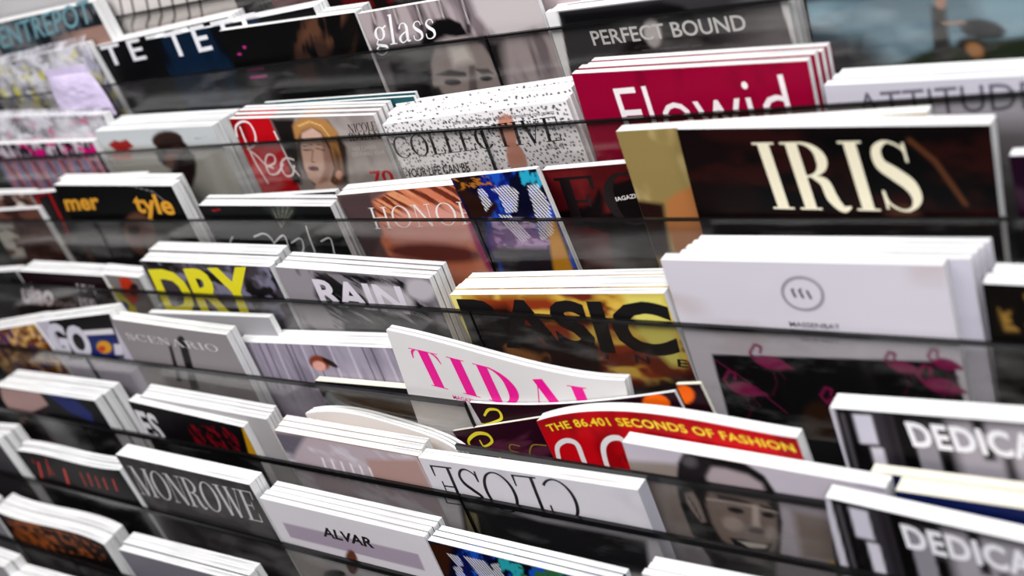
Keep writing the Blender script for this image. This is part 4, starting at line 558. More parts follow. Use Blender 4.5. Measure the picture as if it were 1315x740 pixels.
    {'x': -0.2951, 'y': 0.003, 'z': 0.0398, 'rot': 0.0328, 'W': 209.96, 'H': 255.04, 'T': 6.57, 'n': 4, 'pitch': 7.37, 'dx': -0.8, 'label': 'black and white magazine of windblown hair with lavender white capitals', 'short': 'windblown hair magazine', 'group': 'copies of the windblown hair magazine', 'base': (154, 148, 154), 'seed': 42, 'dz': 0.0, 'art': [('noise', (110, 104, 110), (20, 30), 0.5, 0.65, 3, 0, None), ('poly', (34, 30, 34), [(57.0, 3.0), (97.9, 0.4), (177.4, 5.8), (190.3, 31.4), (193.9, 56.3), (142.9, 80.4), (96.8, 66.1), (55.4, 60.5), (42.0, 32.6)], 7), ('noise', (140, 134, 140), (40, 3), 0.5, 0.58, 7, 34, [(57.0, 3.0), (179.1, 2.1), (210.1, 63.7), (49.9, 70.9)]), ('noise', (18, 16, 18), (40, 4), 0.5, 0.58, 12, 30, [(57.0, 3.0), (179.1, 2.1), (189.7, 65.9), (49.9, 70.9)]), ('poly', (186, 180, 184), [(175.4, 35.9), (166.6, 42.3), (153.8, 45.9), (139.5, 46.0), (126.4, 42.4), (117.5, 35.8), (114.4, 27.5), (117.9, 19.4), (127.2, 13.1), (140.2, 9.8), (154.4, 10.0), (166.9, 13.7), (175.5, 20.1), (178.5, 28.0)], 8), ('poly', (190, 184, 190), [(209.4, 18.1), (203.5, 23.0), (195.5, 26.1), (187.1, 26.6), (179.8, 24.5), (175.3, 20.1), (174.4, 14.4), (177.3, 8.5), (183.4, 3.7), (191.4, 0.8), (199.8, 0.4), (206.8, 2.5), (211.2, 6.8), (212.1, 12.3)], 6), ('poly', (20, 18, 20), [(66.1, 61.4), (195.6, 52.5), (230.0, 61.6), (214.1, 100.2), (51.9, 110.8)], 6)], 'text': [('sans', 'RAIN', (47.3, 41.8), (167.5, 42.4), (48.1, 11.1), (214, 206, 218), 0.03, 1.0)], 'back': (16, 15, 16)},
    {'x': -0.0686, 'y': 0.003, 'z': 0.0155, 'rot': -0.0531, 'W': 230.41, 'H': 237.82, 'T': 8.57, 'n': 4, 'pitch': 9.37, 'dx': 1.5, 'label': 'yellow and orange magazine with heavy black capitals and a dark face', 'short': 'yellow and orange magazine', 'group': 'copies of the yellow and orange magazine', 'base': (206, 168, 70), 'seed': 43, 'dz': 0.0, 'art': [('poly', (150, 64, 34), [(32.8, 1.1), (110.9, 1.5), (150.1, 25.6), (207.8, 17.3), (230.8, 55.6), (210.6, 113.2), (-24.2, 129.6), (-5.7, 53.9)], 12), ('noise', (226, 190, 90), (34, 20), 0.5, 0.64, 3, 0, None), ('noise', (120, 50, 30), (34, 16), 0.54, 0.66, 8, 0, None), ('poly', (232, 220, 140), [(0.0, -0.0), (14.4, 0.1), (4.2, 53.7), (-5.7, 53.9)], 2), ('poly', (226, 216, 120), [(191.4, 1.2), (230.1, 0.7), (225.2, 71.6), (211.6, 72.2), (191.3, 40.9)], 9), ('poly', (44, 22, 20), [(12.7, 18.2), (62.7, 11.3), (88.4, 51.5), (148.2, 50.0), (128.4, 118.9), (-24.2, 129.6)], 10), ('poly', (120, 78, 46), [(82.7, 76.8), (77.9, 81.8), (72.7, 85.3), (68.2, 86.6), (65.3, 85.6), (64.6, 82.2), (66.2, 77.4), (69.8, 71.9), (74.7, 67.0), (79.8, 63.6), (84.2, 62.3), (87.0, 63.4), (87.8, 66.7), (86.2, 71.4)], 3), ('poly', (60, 36, 26), [(81.7, 75.7), (78.7, 78.8), (75.5, 81.2), (72.8, 82.1), (71.2, 81.5), (71.0, 79.5), (72.2, 76.4), (74.5, 73.0), (77.6, 69.8), (80.7, 67.5), (83.3, 66.6), (84.9, 67.2), (85.1, 69.2), (84.0, 72.2)], 2), ('poly', (20, 10, 12), [(50.3, 18.0), (79.5, 51.7), (75.5, 60.5), (29.6, 79.8), (13.3, 35.7)], 8), ('poly', (30, 12, 14), [(135.7, 101.0), (237.3, 79.0), (227.9, 128.5), (129.8, 136.5)], 12), ('poly', (150, 100, 60), [(38.0, 52.8), (73.5, 64.9), (72.4, 86.9), (34.8, 88.7)], 8)], 'text': [('sans', 'BASIC', (0.8, 54.7), (225.2, 59.0), (6.4, 4.3), (14, 10, 12), 0.04, 1.0), ('sans', 'Z    I    N    E', (109.0, 63.7), (227.6, 73.1), (110.6, 56.0), (30, 14, 16), 0.02, 1.0)]},
    {'x': 0.1684, 'y': 0.003, 'z': 0.0594, 'rot': -0.004, 'W': 216.0, 'H': 281.37, 'T': 9.92, 'n': 1, 'pitch': 9.92, 'dx': 0.0, 'label': 'white magazine with a grey ring emblem and a black flamingo panel', 'short': 'white magazine with ring emblem', 'group': 'copies of the white ring emblem magazine', 'base': (214, 209, 218), 'seed': 44, 'dz': 0.0, 'art': [('poly', (12, 8, 12), [(19.6, 89.2), (209.8, 80.1), (216.4, 175.0), (15.0, 200.0)], 1.5), ('noise', (196, 184, 184), (70, 40), 0.5, 0.75, 4, 0, [(1.0, 1.4), (216.0, -0.0), (211.2, 77.9), (-12.5, 91.8)]), ('poly', (150, 36, 96), [(53.5, 124.9), (50.9, 127.6), (46.1, 129.3), (40.2, 129.6), (34.2, 128.4), (29.5, 126.1), (26.8, 123.0), (26.9, 119.8), (29.7, 117.1), (34.5, 115.5), (40.4, 115.2), (46.3, 116.4), (51.0, 118.7), (53.5, 121.7)], 1.5), ('poly', (150, 36, 96), [(48.5, 118.2), (60.5, 126.7), (44.4, 128.5)], 1.5), ('line', (150, 36, 96), [(27.3, 122.1), (23.6, 114.1), (30.4, 105.2), (35.9, 106.3), (33.3, 113.2)], 2.3100000000000005, 1.0), ('line', (100, 24, 66), [(39.0, 127.5), (40.9, 142.4), (32.7, 157.1)], 1.05, 1.0), ('line', (100, 24, 66), [(43.4, 127.0), (49.2, 138.0)], 1.05, 1.0), ('poly', (150, 36, 96), [(82.3, 95.9), (79.8, 98.4), (75.3, 99.9), (69.7, 100.1), (64.1, 98.9), (59.5, 96.6), (57.0, 93.6), (57.0, 90.5), (59.6, 88.0), (64.1, 86.6), (69.7, 86.4), (75.3, 87.6), (79.8, 90.0), (82.2, 92.9)], 1.5), ('poly', (150, 36, 96), [(77.5, 89.4), (88.9, 97.8), (73.7, 99.2)], 1.5), ('line', (150, 36, 96), [(57.4, 92.7), (53.8, 85.1), (60.1, 76.7), (65.3, 77.9), (63.0, 84.3)], 2.3100000000000005, 1.0), ('line', (100, 24, 66), [(68.5, 98.1), (70.6, 112.3), (63.0, 126.1)], 1.05, 1.0), ('line', (100, 24, 66), [(72.7, 97.7), (78.4, 108.3)], 1.05, 1.0), ('poly', (150, 36, 96), [(183.0, 90.3), (181.3, 92.3), (178.0, 93.5), (173.9, 93.6), (169.7, 92.6), (166.2, 90.8), (164.3, 88.4), (164.1, 86.0), (165.9, 84.0), (169.2, 82.9), (173.3, 82.8), (177.5, 83.7), (180.9, 85.6), (182.8, 87.9)], 1.5), ('poly', (150, 36, 96), [(179.2, 85.1), (188.0, 91.8), (176.8, 92.9)], 1.5), ('line', (150, 36, 96), [(164.5, 87.7), (161.6, 81.7), (165.8, 75.1), (169.7, 76.0), (168.3, 81.1)], 1.9800000000000002, 1.0), ('line', (100, 24, 66), [(172.9, 92.0), (175.0, 103.2), (170.1, 114.1)], 0.9, 1.0), ('line', (100, 24, 66), [(176.0, 91.7), (180.6, 100.1)], 0.9, 1.0), ('poly', (150, 36, 96), [(211.0, 105.1), (208.8, 107.8), (204.6, 109.4), (199.3, 109.6), (193.8, 108.4), (189.3, 106.0), (186.7, 102.9), (186.5, 99.6), (188.8, 97.0), (193.0, 95.4), (198.4, 95.3), (203.8, 96.5), (208.2, 98.9), (210.8, 102.0)], 1.5), ('poly', (150, 36, 96), [(206.0, 98.3), (217.5, 107.1), (203.1, 108.7)], 1.5), ('line', (150, 36, 96), [(187.1, 102.0), (183.1, 94.0), (188.6, 85.1), (193.6, 86.3), (191.8, 93.1)], 2.64, 1.0), ('line', (100, 24, 66), [(198.0, 107.5), (201.0, 122.5), (194.7, 137.1)], 1.2, 1.0), ('line', (100, 24, 66), [(202.0, 107.1), (208.1, 118.2)], 1.2, 1.0), ('poly', (150, 36, 96), [(213.6, 84.7), (212.0, 86.6), (208.9, 87.7), (205.0, 87.8), (201.0, 86.9), (197.7, 85.1), (195.8, 82.8), (195.6, 80.4), (197.3, 78.5), (200.4, 77.4), (204.3, 77.3), (208.3, 78.3), (211.5, 80.1), (213.4, 82.4)], 1.5), ('poly', (150, 36, 96), [(209.9, 79.7), (218.4, 86.2), (207.8, 87.2)], 1.5), ('line', (150, 36, 96), [(196.0, 82.1), (193.1, 76.2), (197.0, 69.8), (200.7, 70.7), (199.5, 75.7)], 1.9800000000000002, 1.0), ('line', (100, 24, 66), [(204.1, 86.3), (206.2, 97.2), (201.7, 107.7)], 0.9, 1.0), ('line', (100, 24, 66), [(207.0, 86.0), (211.5, 94.2)], 0.9, 1.0), ('poly', (150, 36, 96), [(130.1, 131.2), (128.0, 133.6), (124.0, 135.1), (118.9, 135.4), (113.7, 134.4), (109.6, 132.3), (107.2, 129.5), (107.2, 126.6), (109.4, 124.1), (113.5, 122.6), (118.6, 122.4), (123.7, 123.4), (127.8, 125.5), (130.1, 128.3)], 1.5), ('poly', (150, 36, 96), [(125.7, 125.1), (136.2, 132.8), (122.5, 134.5)], 1.5), ('line', (150, 36, 96), [(107.6, 128.7), (104.1, 121.5), (109.6, 113.4), (114.4, 114.3), (112.4, 120.6)], 2.2, 1.0), ('line', (100, 24, 66), [(117.8, 133.6), (119.9, 147.1), (113.4, 160.4)], 1.0, 1.0), ('line', (100, 24, 66), [(121.6, 133.1), (126.9, 143.1)], 1.0, 1.0), ('line', (120, 30, 80), [(20.9, 94.5), (44.5, 114.1), (71.0, 142.5)], 1.6, 1.0), ('poly', (62, 36, 14), [(111.2, 146.0), (109.1, 156.6), (104.4, 166.2), (98.0, 172.9), (91.2, 175.3), (85.4, 172.8), (81.9, 165.9), (81.2, 156.1), (83.6, 145.3), (88.5, 135.8), (94.8, 129.5), (101.4, 127.4), (107.0, 129.9), (110.4, 136.6)], 6)], 'text': [('stroke', [([(126.2, 28.4), (124.6, 32.6), (121.6, 36.4), (117.5, 39.2), (112.8, 40.8), (107.9, 41.0), (103.3, 39.8), (99.4, 37.3), (96.7, 33.7), (95.5, 29.5), (95.8, 25.0), (97.6, 20.7), (100.7, 17.0), (104.8, 14.3), (109.5, 12.8), (114.4, 12.7), (118.8, 13.9), (122.6, 16.4), (125.2, 19.9), (126.4, 24.0), (126.2, 28.4)], 2.6)], (0, 0), (1, 0), (0, 1), (150, 146, 156)), ('stroke', [([(103.4, 23.6), (104.9, 30.4)], 2), ([(108.9, 23.4), (110.8, 30.8)], 2), ([(114.8, 23.8), (116.7, 31.2)], 2), ([(102.8, 23.6), (105.4, 22.8)], 1.2), ([(108.9, 23.4), (111.5, 22.6)], 1.2)], (0, 0), (1, 0), (0, 1), (70, 66, 74)), ('sans', 'MASSENBAT', (94.4, 56.9), (133.6, 57.2), (94.1, 52.6), (60, 56, 60), 0.01, 1.0), ('sans', 'ISSUE NO.1', (100.6, 70.1), (128.6, 70.2), (100.7, 67.2), (140, 134, 134), 0.0, 1.0)], 'vis': 170, 'back': (214, 209, 218)},
    {'x': 0.1798, 'y': 0.013, 'z': 0.0589, 'rot': -0.0004, 'W': 219.18, 'H': 280.86, 'T': 6.29, 'n': 4, 'pitch': 7.09, 'dx': 6.65, 'label': 'white magazine standing behind the ring emblem one, shifted to the right', 'short': 'white magazine shifted right', 'group': 'white magazines behind the ring emblem one', 'base': (206, 202, 214), 'seed': 45, 'dz': 0.0, 'art': [], 'text': [], 'back': (206, 202, 214), 'res': 4},
    {'x': 0.4073, 'y': 0.003, 'z': 0.0469, 'rot': 0.0173, 'W': 81.3, 'H': 267.54, 'T': 11.78, 'n': 2, 'pitch': 12.58, 'dx': 1.95, 'label': 'black and gold ornamented magazine at the right edge', 'short': 'black and gold magazine', 'group': 'copies of the black and gold magazine', 'base': (20, 16, 12), 'seed': 46, 'dz': 0.0, 'art': [('noise', (150, 118, 60), (10, 8), 0.5, 0.58, 3, 0, [(5.9, 3.3), (63.7, 3.4), (61.5, 34.6), (9.5, 37.4)])], 'text': [], 'res': 2},
    {'x': -0.9216, 'y': -0.047, 'z': -0.0533, 'rot': -0.155, 'W': 176.08, 'H': 238.47, 'T': 13.7, 'n': 2, 'pitch': 14.5, 'dx': -2.21, 'label': 'orange and brown patterned magazine at the left edge, fifth tier', 'short': 'orange patterned magazine', 'group': 'copies of the orange patterned magazine', 'base': (160, 120, 60), 'seed': 47, 'dz': 0.0, 'art': [('noise', (90, 60, 110), (10, 8), 0.5, 0.56, 3, 0, None), ('noise', (220, 180, 120), (12, 10), 0.54, 0.6, 6, 0, None), ('noise', (110, 54, 24), (12, 12), 0.56, 0.6, 9, 0, None)], 'text': [], 'res': 1.8},
    {'x': -0.7412, 'y': -0.047, 'z': -0.0232, 'rot': -0.1312, 'W': 182.81, 'H': 267.94, 'T': 10.82, 'n': 2, 'pitch': 11.62, 'dx': -4.11, 'label': 'lavender magazine with black lettering and a small blue box, left side', 'short': 'lavender and black lettered magazine', 'group': 'copies of the lavender and black lettered magazine', 'base': (196, 190, 204), 'seed': 48, 'dz': 0.0, 'art': [('poly', (24, 20, 24), [(35.2, -4.8), (183.9, -1.0), (151.0, 62.5), (19.6, 59.5)], 2), ('poly', (24, 44, 110), [(91.4, 23.5), (164.4, 26.6), (153.3, 60.3), (78.2, 57.1)], 1.5), ('poly', (226, 222, 226), [(96.4, 19.1), (168.0, 20.1), (165.0, 27.8), (92.5, 25.9)], 1.5), ('poly', (216, 160, 30), [(134.7, 49.5), (127.4, 52.6), (119.1, 54.1), (111.3, 53.9), (105.7, 51.8), (103.3, 48.4), (104.8, 44.3), (109.7, 40.3), (117.1, 37.3), (125.5, 35.8), (133.1, 36.2), (138.6, 38.2), (140.8, 41.6), (139.5, 45.6)], 3), ('poly', (200, 60, 40), [(123.4, 47.3), (120.4, 49.2), (116.2, 50.6), (111.7, 51.3), (107.7, 51.2), (105.0, 50.1), (104.2, 48.5), (105.5, 46.5), (108.6, 44.6), (112.8, 43.2), (117.3, 42.5), (121.3, 42.7), (123.9, 43.7), (124.6, 45.4)], 2), ('poly', (210, 206, 216), [(148.1, 41.6), (165.2, 42.5), (152.3, 57.9), (134.8, 57.2)], 1.5)], 'text': [('sans', 'GQ', (-5.9, 46.0), (84.3, 58.5), (19.4, 1.3), (206, 202, 214), 0.05, 1.0)], 'res': 1.4},
    {'x': -0.5449, 'y': -0.012, 'z': -0.0219, 'rot': -0.0313, 'W': 220.23, 'H': 267.06, 'T': 7.0, 'n': 1, 'pitch': 7.0, 'dx': 0.0, 'label': 'pale grey magazine with blank cover behind the figures magazine', 'short': 'blank pale grey magazine', 'group': '', 'base': (170, 168, 172), 'seed': 49, 'dz': 0.0, 'art': [], 'text': [], 'res': 3},
    {'x': -0.5709, 'y': -0.047, 'z': -0.0066, 'rot': 0.0368, 'W': 213.14, 'H': 274.62, 'T': 7.81, 'n': 2, 'pitch': 8.61, 'dx': -0.9, 'label': 'warm grey magazine with pale serif capitals and two dark standing figures', 'short': 'warm grey figures magazine', 'group': 'copies of the warm grey figures magazine', 'base': (150, 144, 146), 'seed': 50, 'dz': 0.0, 'art': [('poly', (36, 30, 34), [(134.3, 15.9), (132.2, 19.4), (128.9, 22.7), (125.1, 25.1), (121.4, 26.1), (118.7, 25.6), (117.4, 23.5), (117.9, 20.4), (120.0, 16.9), (123.3, 13.6), (127.1, 11.3), (130.7, 10.3), (133.4, 10.9), (134.7, 12.9)], 1.5), ('poly', (36, 30, 34), [(120.0, 21.0), (134.9, 19.3), (110.2, 88.6), (94.5, 90.9)], 1.5), ('poly', (46, 38, 42), [(97.9, 24.7), (104.0, 24.0), (84.2, 81.0), (74.6, 82.4)], 1.5)], 'text': [('serif', 'SCENARIO', (22.7, 27.8), (187.8, 25.7), (21.2, 17.9), (206, 200, 202), 0.14, 0.05, 0.14)], 'bow': [(0.0, 0.0), (0.438, -0.45), (0.76, -0.6), (1.0, 0.0)]},
    {'x': -0.3816, 'y': -0.025, 'z': -0.0416, 'rot': -0.0463, 'W': 257.31, 'H': 247.57, 'T': 12.22, 'n': 2, 'pitch': 12.22, 'dx': 0.0, 'label': 'lavender magazine of draped cloth with a reclining red-haired figure', 'short': 'draped cloth magazine', 'group': 'copies of the draped cloth magazine', 'base': (172, 164, 180), 'seed': 51, 'dz': 0.0, 'art': [('noise', (150, 142, 158), (14, 60), 0.4, 0.65, 3, 0, None), ('line', (60, 50, 66), [(9.0, 0.8), (-2.7, 65.5)], 1.5, 1.6), ('line', (60, 50, 66), [(37.7, -0.2), (27.0, 63.6)], 1.5, 1.6), ('line', (60, 50, 66), [(49.8, -0.6), (39.5, 62.8)], 1.5, 1.6), ('line', (60, 50, 66), [(82.5, -1.6), (73.3, 60.5)], 1.5, 1.6), ('line', (60, 50, 66), [(90.2, -1.9), (81.2, 60.0)], 1.5, 1.6), ('line', (60, 50, 66), [(124.0, -3.0), (116.0, 57.7)], 1.5, 1.6), ('line', (60, 50, 66), [(198.3, -5.4), (192.5, 52.7)], 1.5, 1.6), ('line', (60, 50, 66), [(210.6, -5.8), (205.2, 51.9)], 1.5, 1.6), ('line', (206, 200, 214), [(24.1, 0.3), (13.0, 64.5)], 2.4, 3), ('line', (206, 200, 214), [(64.3, -1.0), (54.5, 61.8)], 2.4, 3), ('line', (206, 200, 214), [(106.6, -2.4), (98.1, 58.9)], 2.4, 3), ('line', (206, 200, 214), [(149.4, -3.8), (142.3, 56.0)], 2.4, 3), ('line', (206, 200, 214), [(177.7, -4.7), (171.3, 54.1)], 2.4, 3), ('line', (206, 200, 214), [(229.4, -6.4), (224.5, 50.6)], 2.4, 3), ('poly', (140, 70, 44), [(133.4, 27.1), (128.0, 30.6), (121.0, 32.6), (113.9, 32.7), (107.9, 30.8), (104.4, 27.4), (104.1, 23.1), (107.0, 18.8), (112.5, 15.3), (119.5, 13.4), (126.6, 13.4), (132.4, 15.3), (135.8, 18.6), (136.1, 22.9)], 3), ('poly', (226, 170, 160), [(126.0, 29.8), (122.4, 32.1), (117.9, 33.5), (113.2, 33.6), (109.4, 32.4), (107.2, 30.1), (107.1, 27.3), (109.0, 24.4), (112.7, 22.1), (117.2, 20.8), (121.9, 20.7), (125.6, 21.9), (127.8, 24.1), (127.9, 26.9)], 2), ('poly', (50, 30, 26), [(146.3, 27.7), (143.9, 28.3), (140.2, 27.8), (136.0, 26.1), (132.1, 23.6), (129.3, 20.8), (128.0, 18.3), (128.7, 16.6), (131.1, 16.0), (134.8, 16.6), (139.0, 18.3), (142.9, 20.7), (145.7, 23.5), (146.9, 26.0)], 2)], 'text': []},
    {'x': -0.2693, 'y': -0.034, 'z': -0.0763, 'rot': -0.0322, 'W': 141.16, 'H': 212.73, 'T': 8.0, 'n': 1, 'pitch': 8.0, 'dx': 0.0, 'label': 'thin black magazine with cream page tops in front of the draped cloth magazine', 'short': 'thin black magazine', 'group': '', 'base': (14, 14, 15), 'seed': 52, 'dz': 0.0, 'art': [], 'text': [], 'cream': 1, 'res': 3},
    {'x': -0.114, 'y': -0.0445, 'z': 0.007, 'rot': 0.1301, 'W': 249.75, 'H': 265.69, 'T': 3.58, 'n': 2, 'pitch': 4.38, 'dx': 0.86, 'label': 'tilted white magazine with magenta high-contrast serif capitals', 'short': 'tilted white magazine with magenta capitals', 'group': 'copies of the tilted white magazine with magenta capitals', 'base': (226, 222, 222), 'seed': 53, 'dz': 0.0, 'art': [], 'text': [('serif', 'TIDAL', (26.7, 57.3), (230.3, 52.6), (19.5, 15.8), (232, 0, 142), 0.25, 0.022, 0.2), ('sans', 'MAGAZINE', (57.2, 66.8), (88.5, 65.2), (56.9, 62.2), (232, 60, 150), 0.01, 1.0)], 'arch': [(0.0, 0.0), (0.231, -1.3), (0.499, -5.8), (0.782, -7.2), (1.0, 0.0)]},
    {'x': 0.3051, 'y': -0.047, 'z': -0.0297, 'rot': -0.0328, 'W': 182.76, 'H': 259.3, 'T': 16.7, 'n': 1, 'pitch': 16.7, 'dx': 0.0, 'label': 'black and white striped magazine with soft white capitals, upper of the two at right', 'short': 'upper striped magazine', 'group': '', 'base': (60, 56, 60), 'seed': 54, 'dz': 0.0, 'art': [('poly', (200, 196, 206), [(-2.3, 0.0), (3.5, -0.1), (1.8, 88.4), (-4.4, 88.9)], 1.6), ('poly', (18, 16, 18), [(4.1, -0.1), (15.6, -0.3), (14.5, 87.3), (2.4, 88.3)], 1.6), ('poly', (90, 86, 92), [(6.9, 4.1), (9.8, 4.0), (8.5, 87.8), (5.4, 88.1)], 1.6), ('poly', (22, 20, 22), [(15.6, -0.3), (28.6, -0.6), (28.1, 86.0), (14.5, 87.3)], 1.6), ('poly', (206, 202, 214), [(16.1, 3.9), (29.7, 3.5), (29.6, 30.2), (15.8, 30.8)], 1.6), ('poly', (214, 210, 220), [(22.7, 33.4), (34.1, 32.8), (34.0, 85.5), (22.2, 86.6)], 1.6), ('poly', (62, 58, 64), [(32.0, -0.7), (44.1, -0.9), (44.3, 84.6), (31.6, 85.7)], 1.6), ('poly', (46, 42, 48), [(37.5, -0.8), (44.1, -0.9), (44.3, 84.6), (37.4, 85.2)], 4), ('poly', (14, 12, 14), [(45.2, -0.9), (56.0, -1.2), (56.8, 83.5), (45.5, 84.5)], 1.6), ('poly', (150, 146, 154), [(56.1, 12.4), (71.0, 12.0), (72.2, 82.1), (56.8, 83.5)], 1.6), ('poly', (26, 24, 28), [(56.0, -1.2), (92.3, -1.9), (92.5, 4.7), (56.0, 5.6)], 4), ('poly', (40, 36, 40), [(71.0, 10.6), (87.6, 10.1), (87.9, 22.2), (71.2, 22.8)], 5), ('poly', (16, 14, 16), [(71.4, 32.5), (80.9, 32.0), (82.0, 81.2), (72.2, 82.1)], 1.6), ('poly', (170, 164, 172), [(82.3, 3.6), (198.5, 0.7), (204.5, 70.3), (84.1, 81.0)], 10), ('poly', (30, 26, 30), [(97.4, -2.0), (105.3, -2.2), (105.8, 10.9), (97.8, 11.1)], 4), ('poly', (24, 22, 24), [(101.2, 24.3), (108.3, 24.0), (108.7, 34.7), (101.6, 35.0)], 4), ('poly', (26, 24, 26), [(113.5, 30.4), (119.4, 30.1), (121.5, 77.7), (115.4, 78.2)], 6)], 'text': [('sans', 'DEDICATED', (54.4, 27.8), (180.1, 30.9), (52.2, 6.7), (238, 236, 242), 0.035, 1.1)]},
    {'x': -0.0435, 'y': -0.0487, 'z': -0.0659, 'rot': -0.1682, 'W': 227.39, 'H': 293.98, 'T': 2.9, 'n': 1, 'pitch': 2.9, 'dx': 0.0, 'label': 'dark maroon magazine with yellow figure and orange disc, rearmost of the pair', 'short': 'rear dark maroon magazine', 'group': '', 'base': (46, 12, 28), 'seed': 55, 'dz': 0.0, 'art': [('poly', (236, 110, 20), [(216.8, 12.5), (213.1, 15.8), (207.6, 17.7), (201.6, 17.9), (196.2, 16.2), (192.5, 12.9), (191.3, 8.8), (192.8, 4.6), (196.8, 1.2), (202.2, -0.6), (208.2, -0.6), (213.5, 1.2), (217.1, 4.4), (218.3, 8.5)], 1.5)], 'text': [('stroke', [([(8.8, 14.6), (19.2, 6.7), (30.1, 7.1), (28.4, 16.2), (15.9, 21.4), (4.4, 24.9)], [2, 3, 3, 3, 2, 2]), ([(0.5, 25.2), (17.2, 28.6), (18.2, 39.6)], 3)], (0, 0), (1, 0), (0, 1), (222, 206, 40))], 'back': (30, 8, 20), 'arch': [(0.0, 0.0), (0.231, -5.1), (0.582, -6.2), (1.0, 0.0)]},
    {'x': 0.1842, 'y': -0.0487, 'z': -0.0206, 'rot': -0.1419, 'W': 22.03, 'H': 338.55, 'T': 3.0, 'n': 1, 'pitch': 3.0, 'dx': 0.0, 'label': 'cream-edged magazine with an orange disc peeping out behind the red magazine', 'short': 'magazine with orange disc at its corner', 'group': '', 'base': (40, 12, 24), 'seed': 56, 'dz': 0.0, 'art': [('poly', (236, 110, 20), [(11.6, 12.0), (8.4, 15.6), (4.0, 18.1), (-0.7, 19.0), (-4.8, 18.1), (-7.3, 15.5), (-7.9, 11.9), (-6.4, 7.8), (-3.0, 4.2), (1.4, 1.7), (6.0, 0.9), (10.0, 1.8), (12.5, 4.4), (13.1, 8.0)], 1.5)], 'text': [], 'cream': 1, 'res': 2, 'back': (20, 8, 14)},
    {'x': -0.0779, 'y': -0.0523, 'z': -0.1017, 'rot': -0.2692, 'W': 215.92, 'H': 263.53, 'T': 2.9, 'n': 1, 'pitch': 2.9, 'dx': 0.0, 'label': 'dark maroon glossy magazine with a yellow figure, beside the red magazine', 'short': 'front dark maroon magazine', 'group': '', 'base': (52, 16, 34), 'seed': 57, 'dz': 0.0, 'art': [('noise', (92, 44, 66), (60, 10), 0.5, 0.65, 3, -8, None)], 'text': [('stroke', [([(10.1, 22.0), (13.1, 12.9), (29.5, 6.5), (42.7, 9.1), (42.5, 17.4), (28.5, 21.3), (28.0, 13.8)], [1.5, 3, 4, 4, 3, 2, 1.5]), ([(10.1, 22.0), (22.2, 29.0), (38.9, 32.8), (34.7, 43.6)], 3)], (0, 0), (1, 0), (0, 1), (222, 206, 40)), ('stroke', [([(73.4, 26.5), (63.2, 23.5), (58.6, 29.4), (67.6, 34.1), (61.1, 39.8)], 1.4), ([(105.6, 29.4), (89.0, 27.4), (78.3, 38.9), (92.7, 44.1)], 1.6)], (0, 0), (1, 0), (0, 1), (126, 108, 40))], 'cream': 1},
    {'x': 0.0445, 'y': -0.0652, 'z': -0.0623, 'rot': -0.0697, 'W': 240.09, 'H': 294.15, 'T': 10.8, 'n': 1, 'pitch': 10.8, 'dx': 0.0, 'label': 'bowed red magazine with yellow capitals along the top and large white letters', 'short': 'bowed red magazine', 'group': '', 'base': (196, 14, 30), 'seed': 58, 'dz': 0.0, 'art': [('noise', (160, 8, 22), (30, 40), 0.5, 0.7, 2, 0, None), ('line', (60, 30, 30), [(70.6, 46.3), (76.7, 40.1), (76.3, 47.6)], 0.8, 1.0)], 'text': [('sans', 'THE 86.401 SECONDS OF FASHION', (9, 13.5), (236.09189039927517, 13.5), (7.6, 6.2), (240, 206, 40), 0.022, 1.06), ('stroke', [([(1.2, 61.8), (5.2, 42.9), (10.0, 30.0), (22.0, 25.1), (32.4, 29.5), (32.2, 43.9), (31.2, 63.5)], [5, 5, 5, 5, 5.4, 5.4, 5.4]), ([(7.0, 46.6), (29.9, 51.9)], 4), ([(85.7, 32.3), (79.7, 25.2), (67.8, 26.8), (58.5, 35.7), (54.6, 54.2), (56.9, 66.7), (69.4, 67.7)], 5.2)], (0, 0), (1, 0), (0, 1), (226, 220, 222))], 'back': (70, 80, 96), 'arch': [(0.0, 0.0), (0.161, 9.9), (0.443, 14.8), (0.738, 7.9), (1.0, 0.0)], 'bow': [(0.0, 0.0), (0.35, 1.4), (0.7, 1.2), (1.0, 0.0)]},
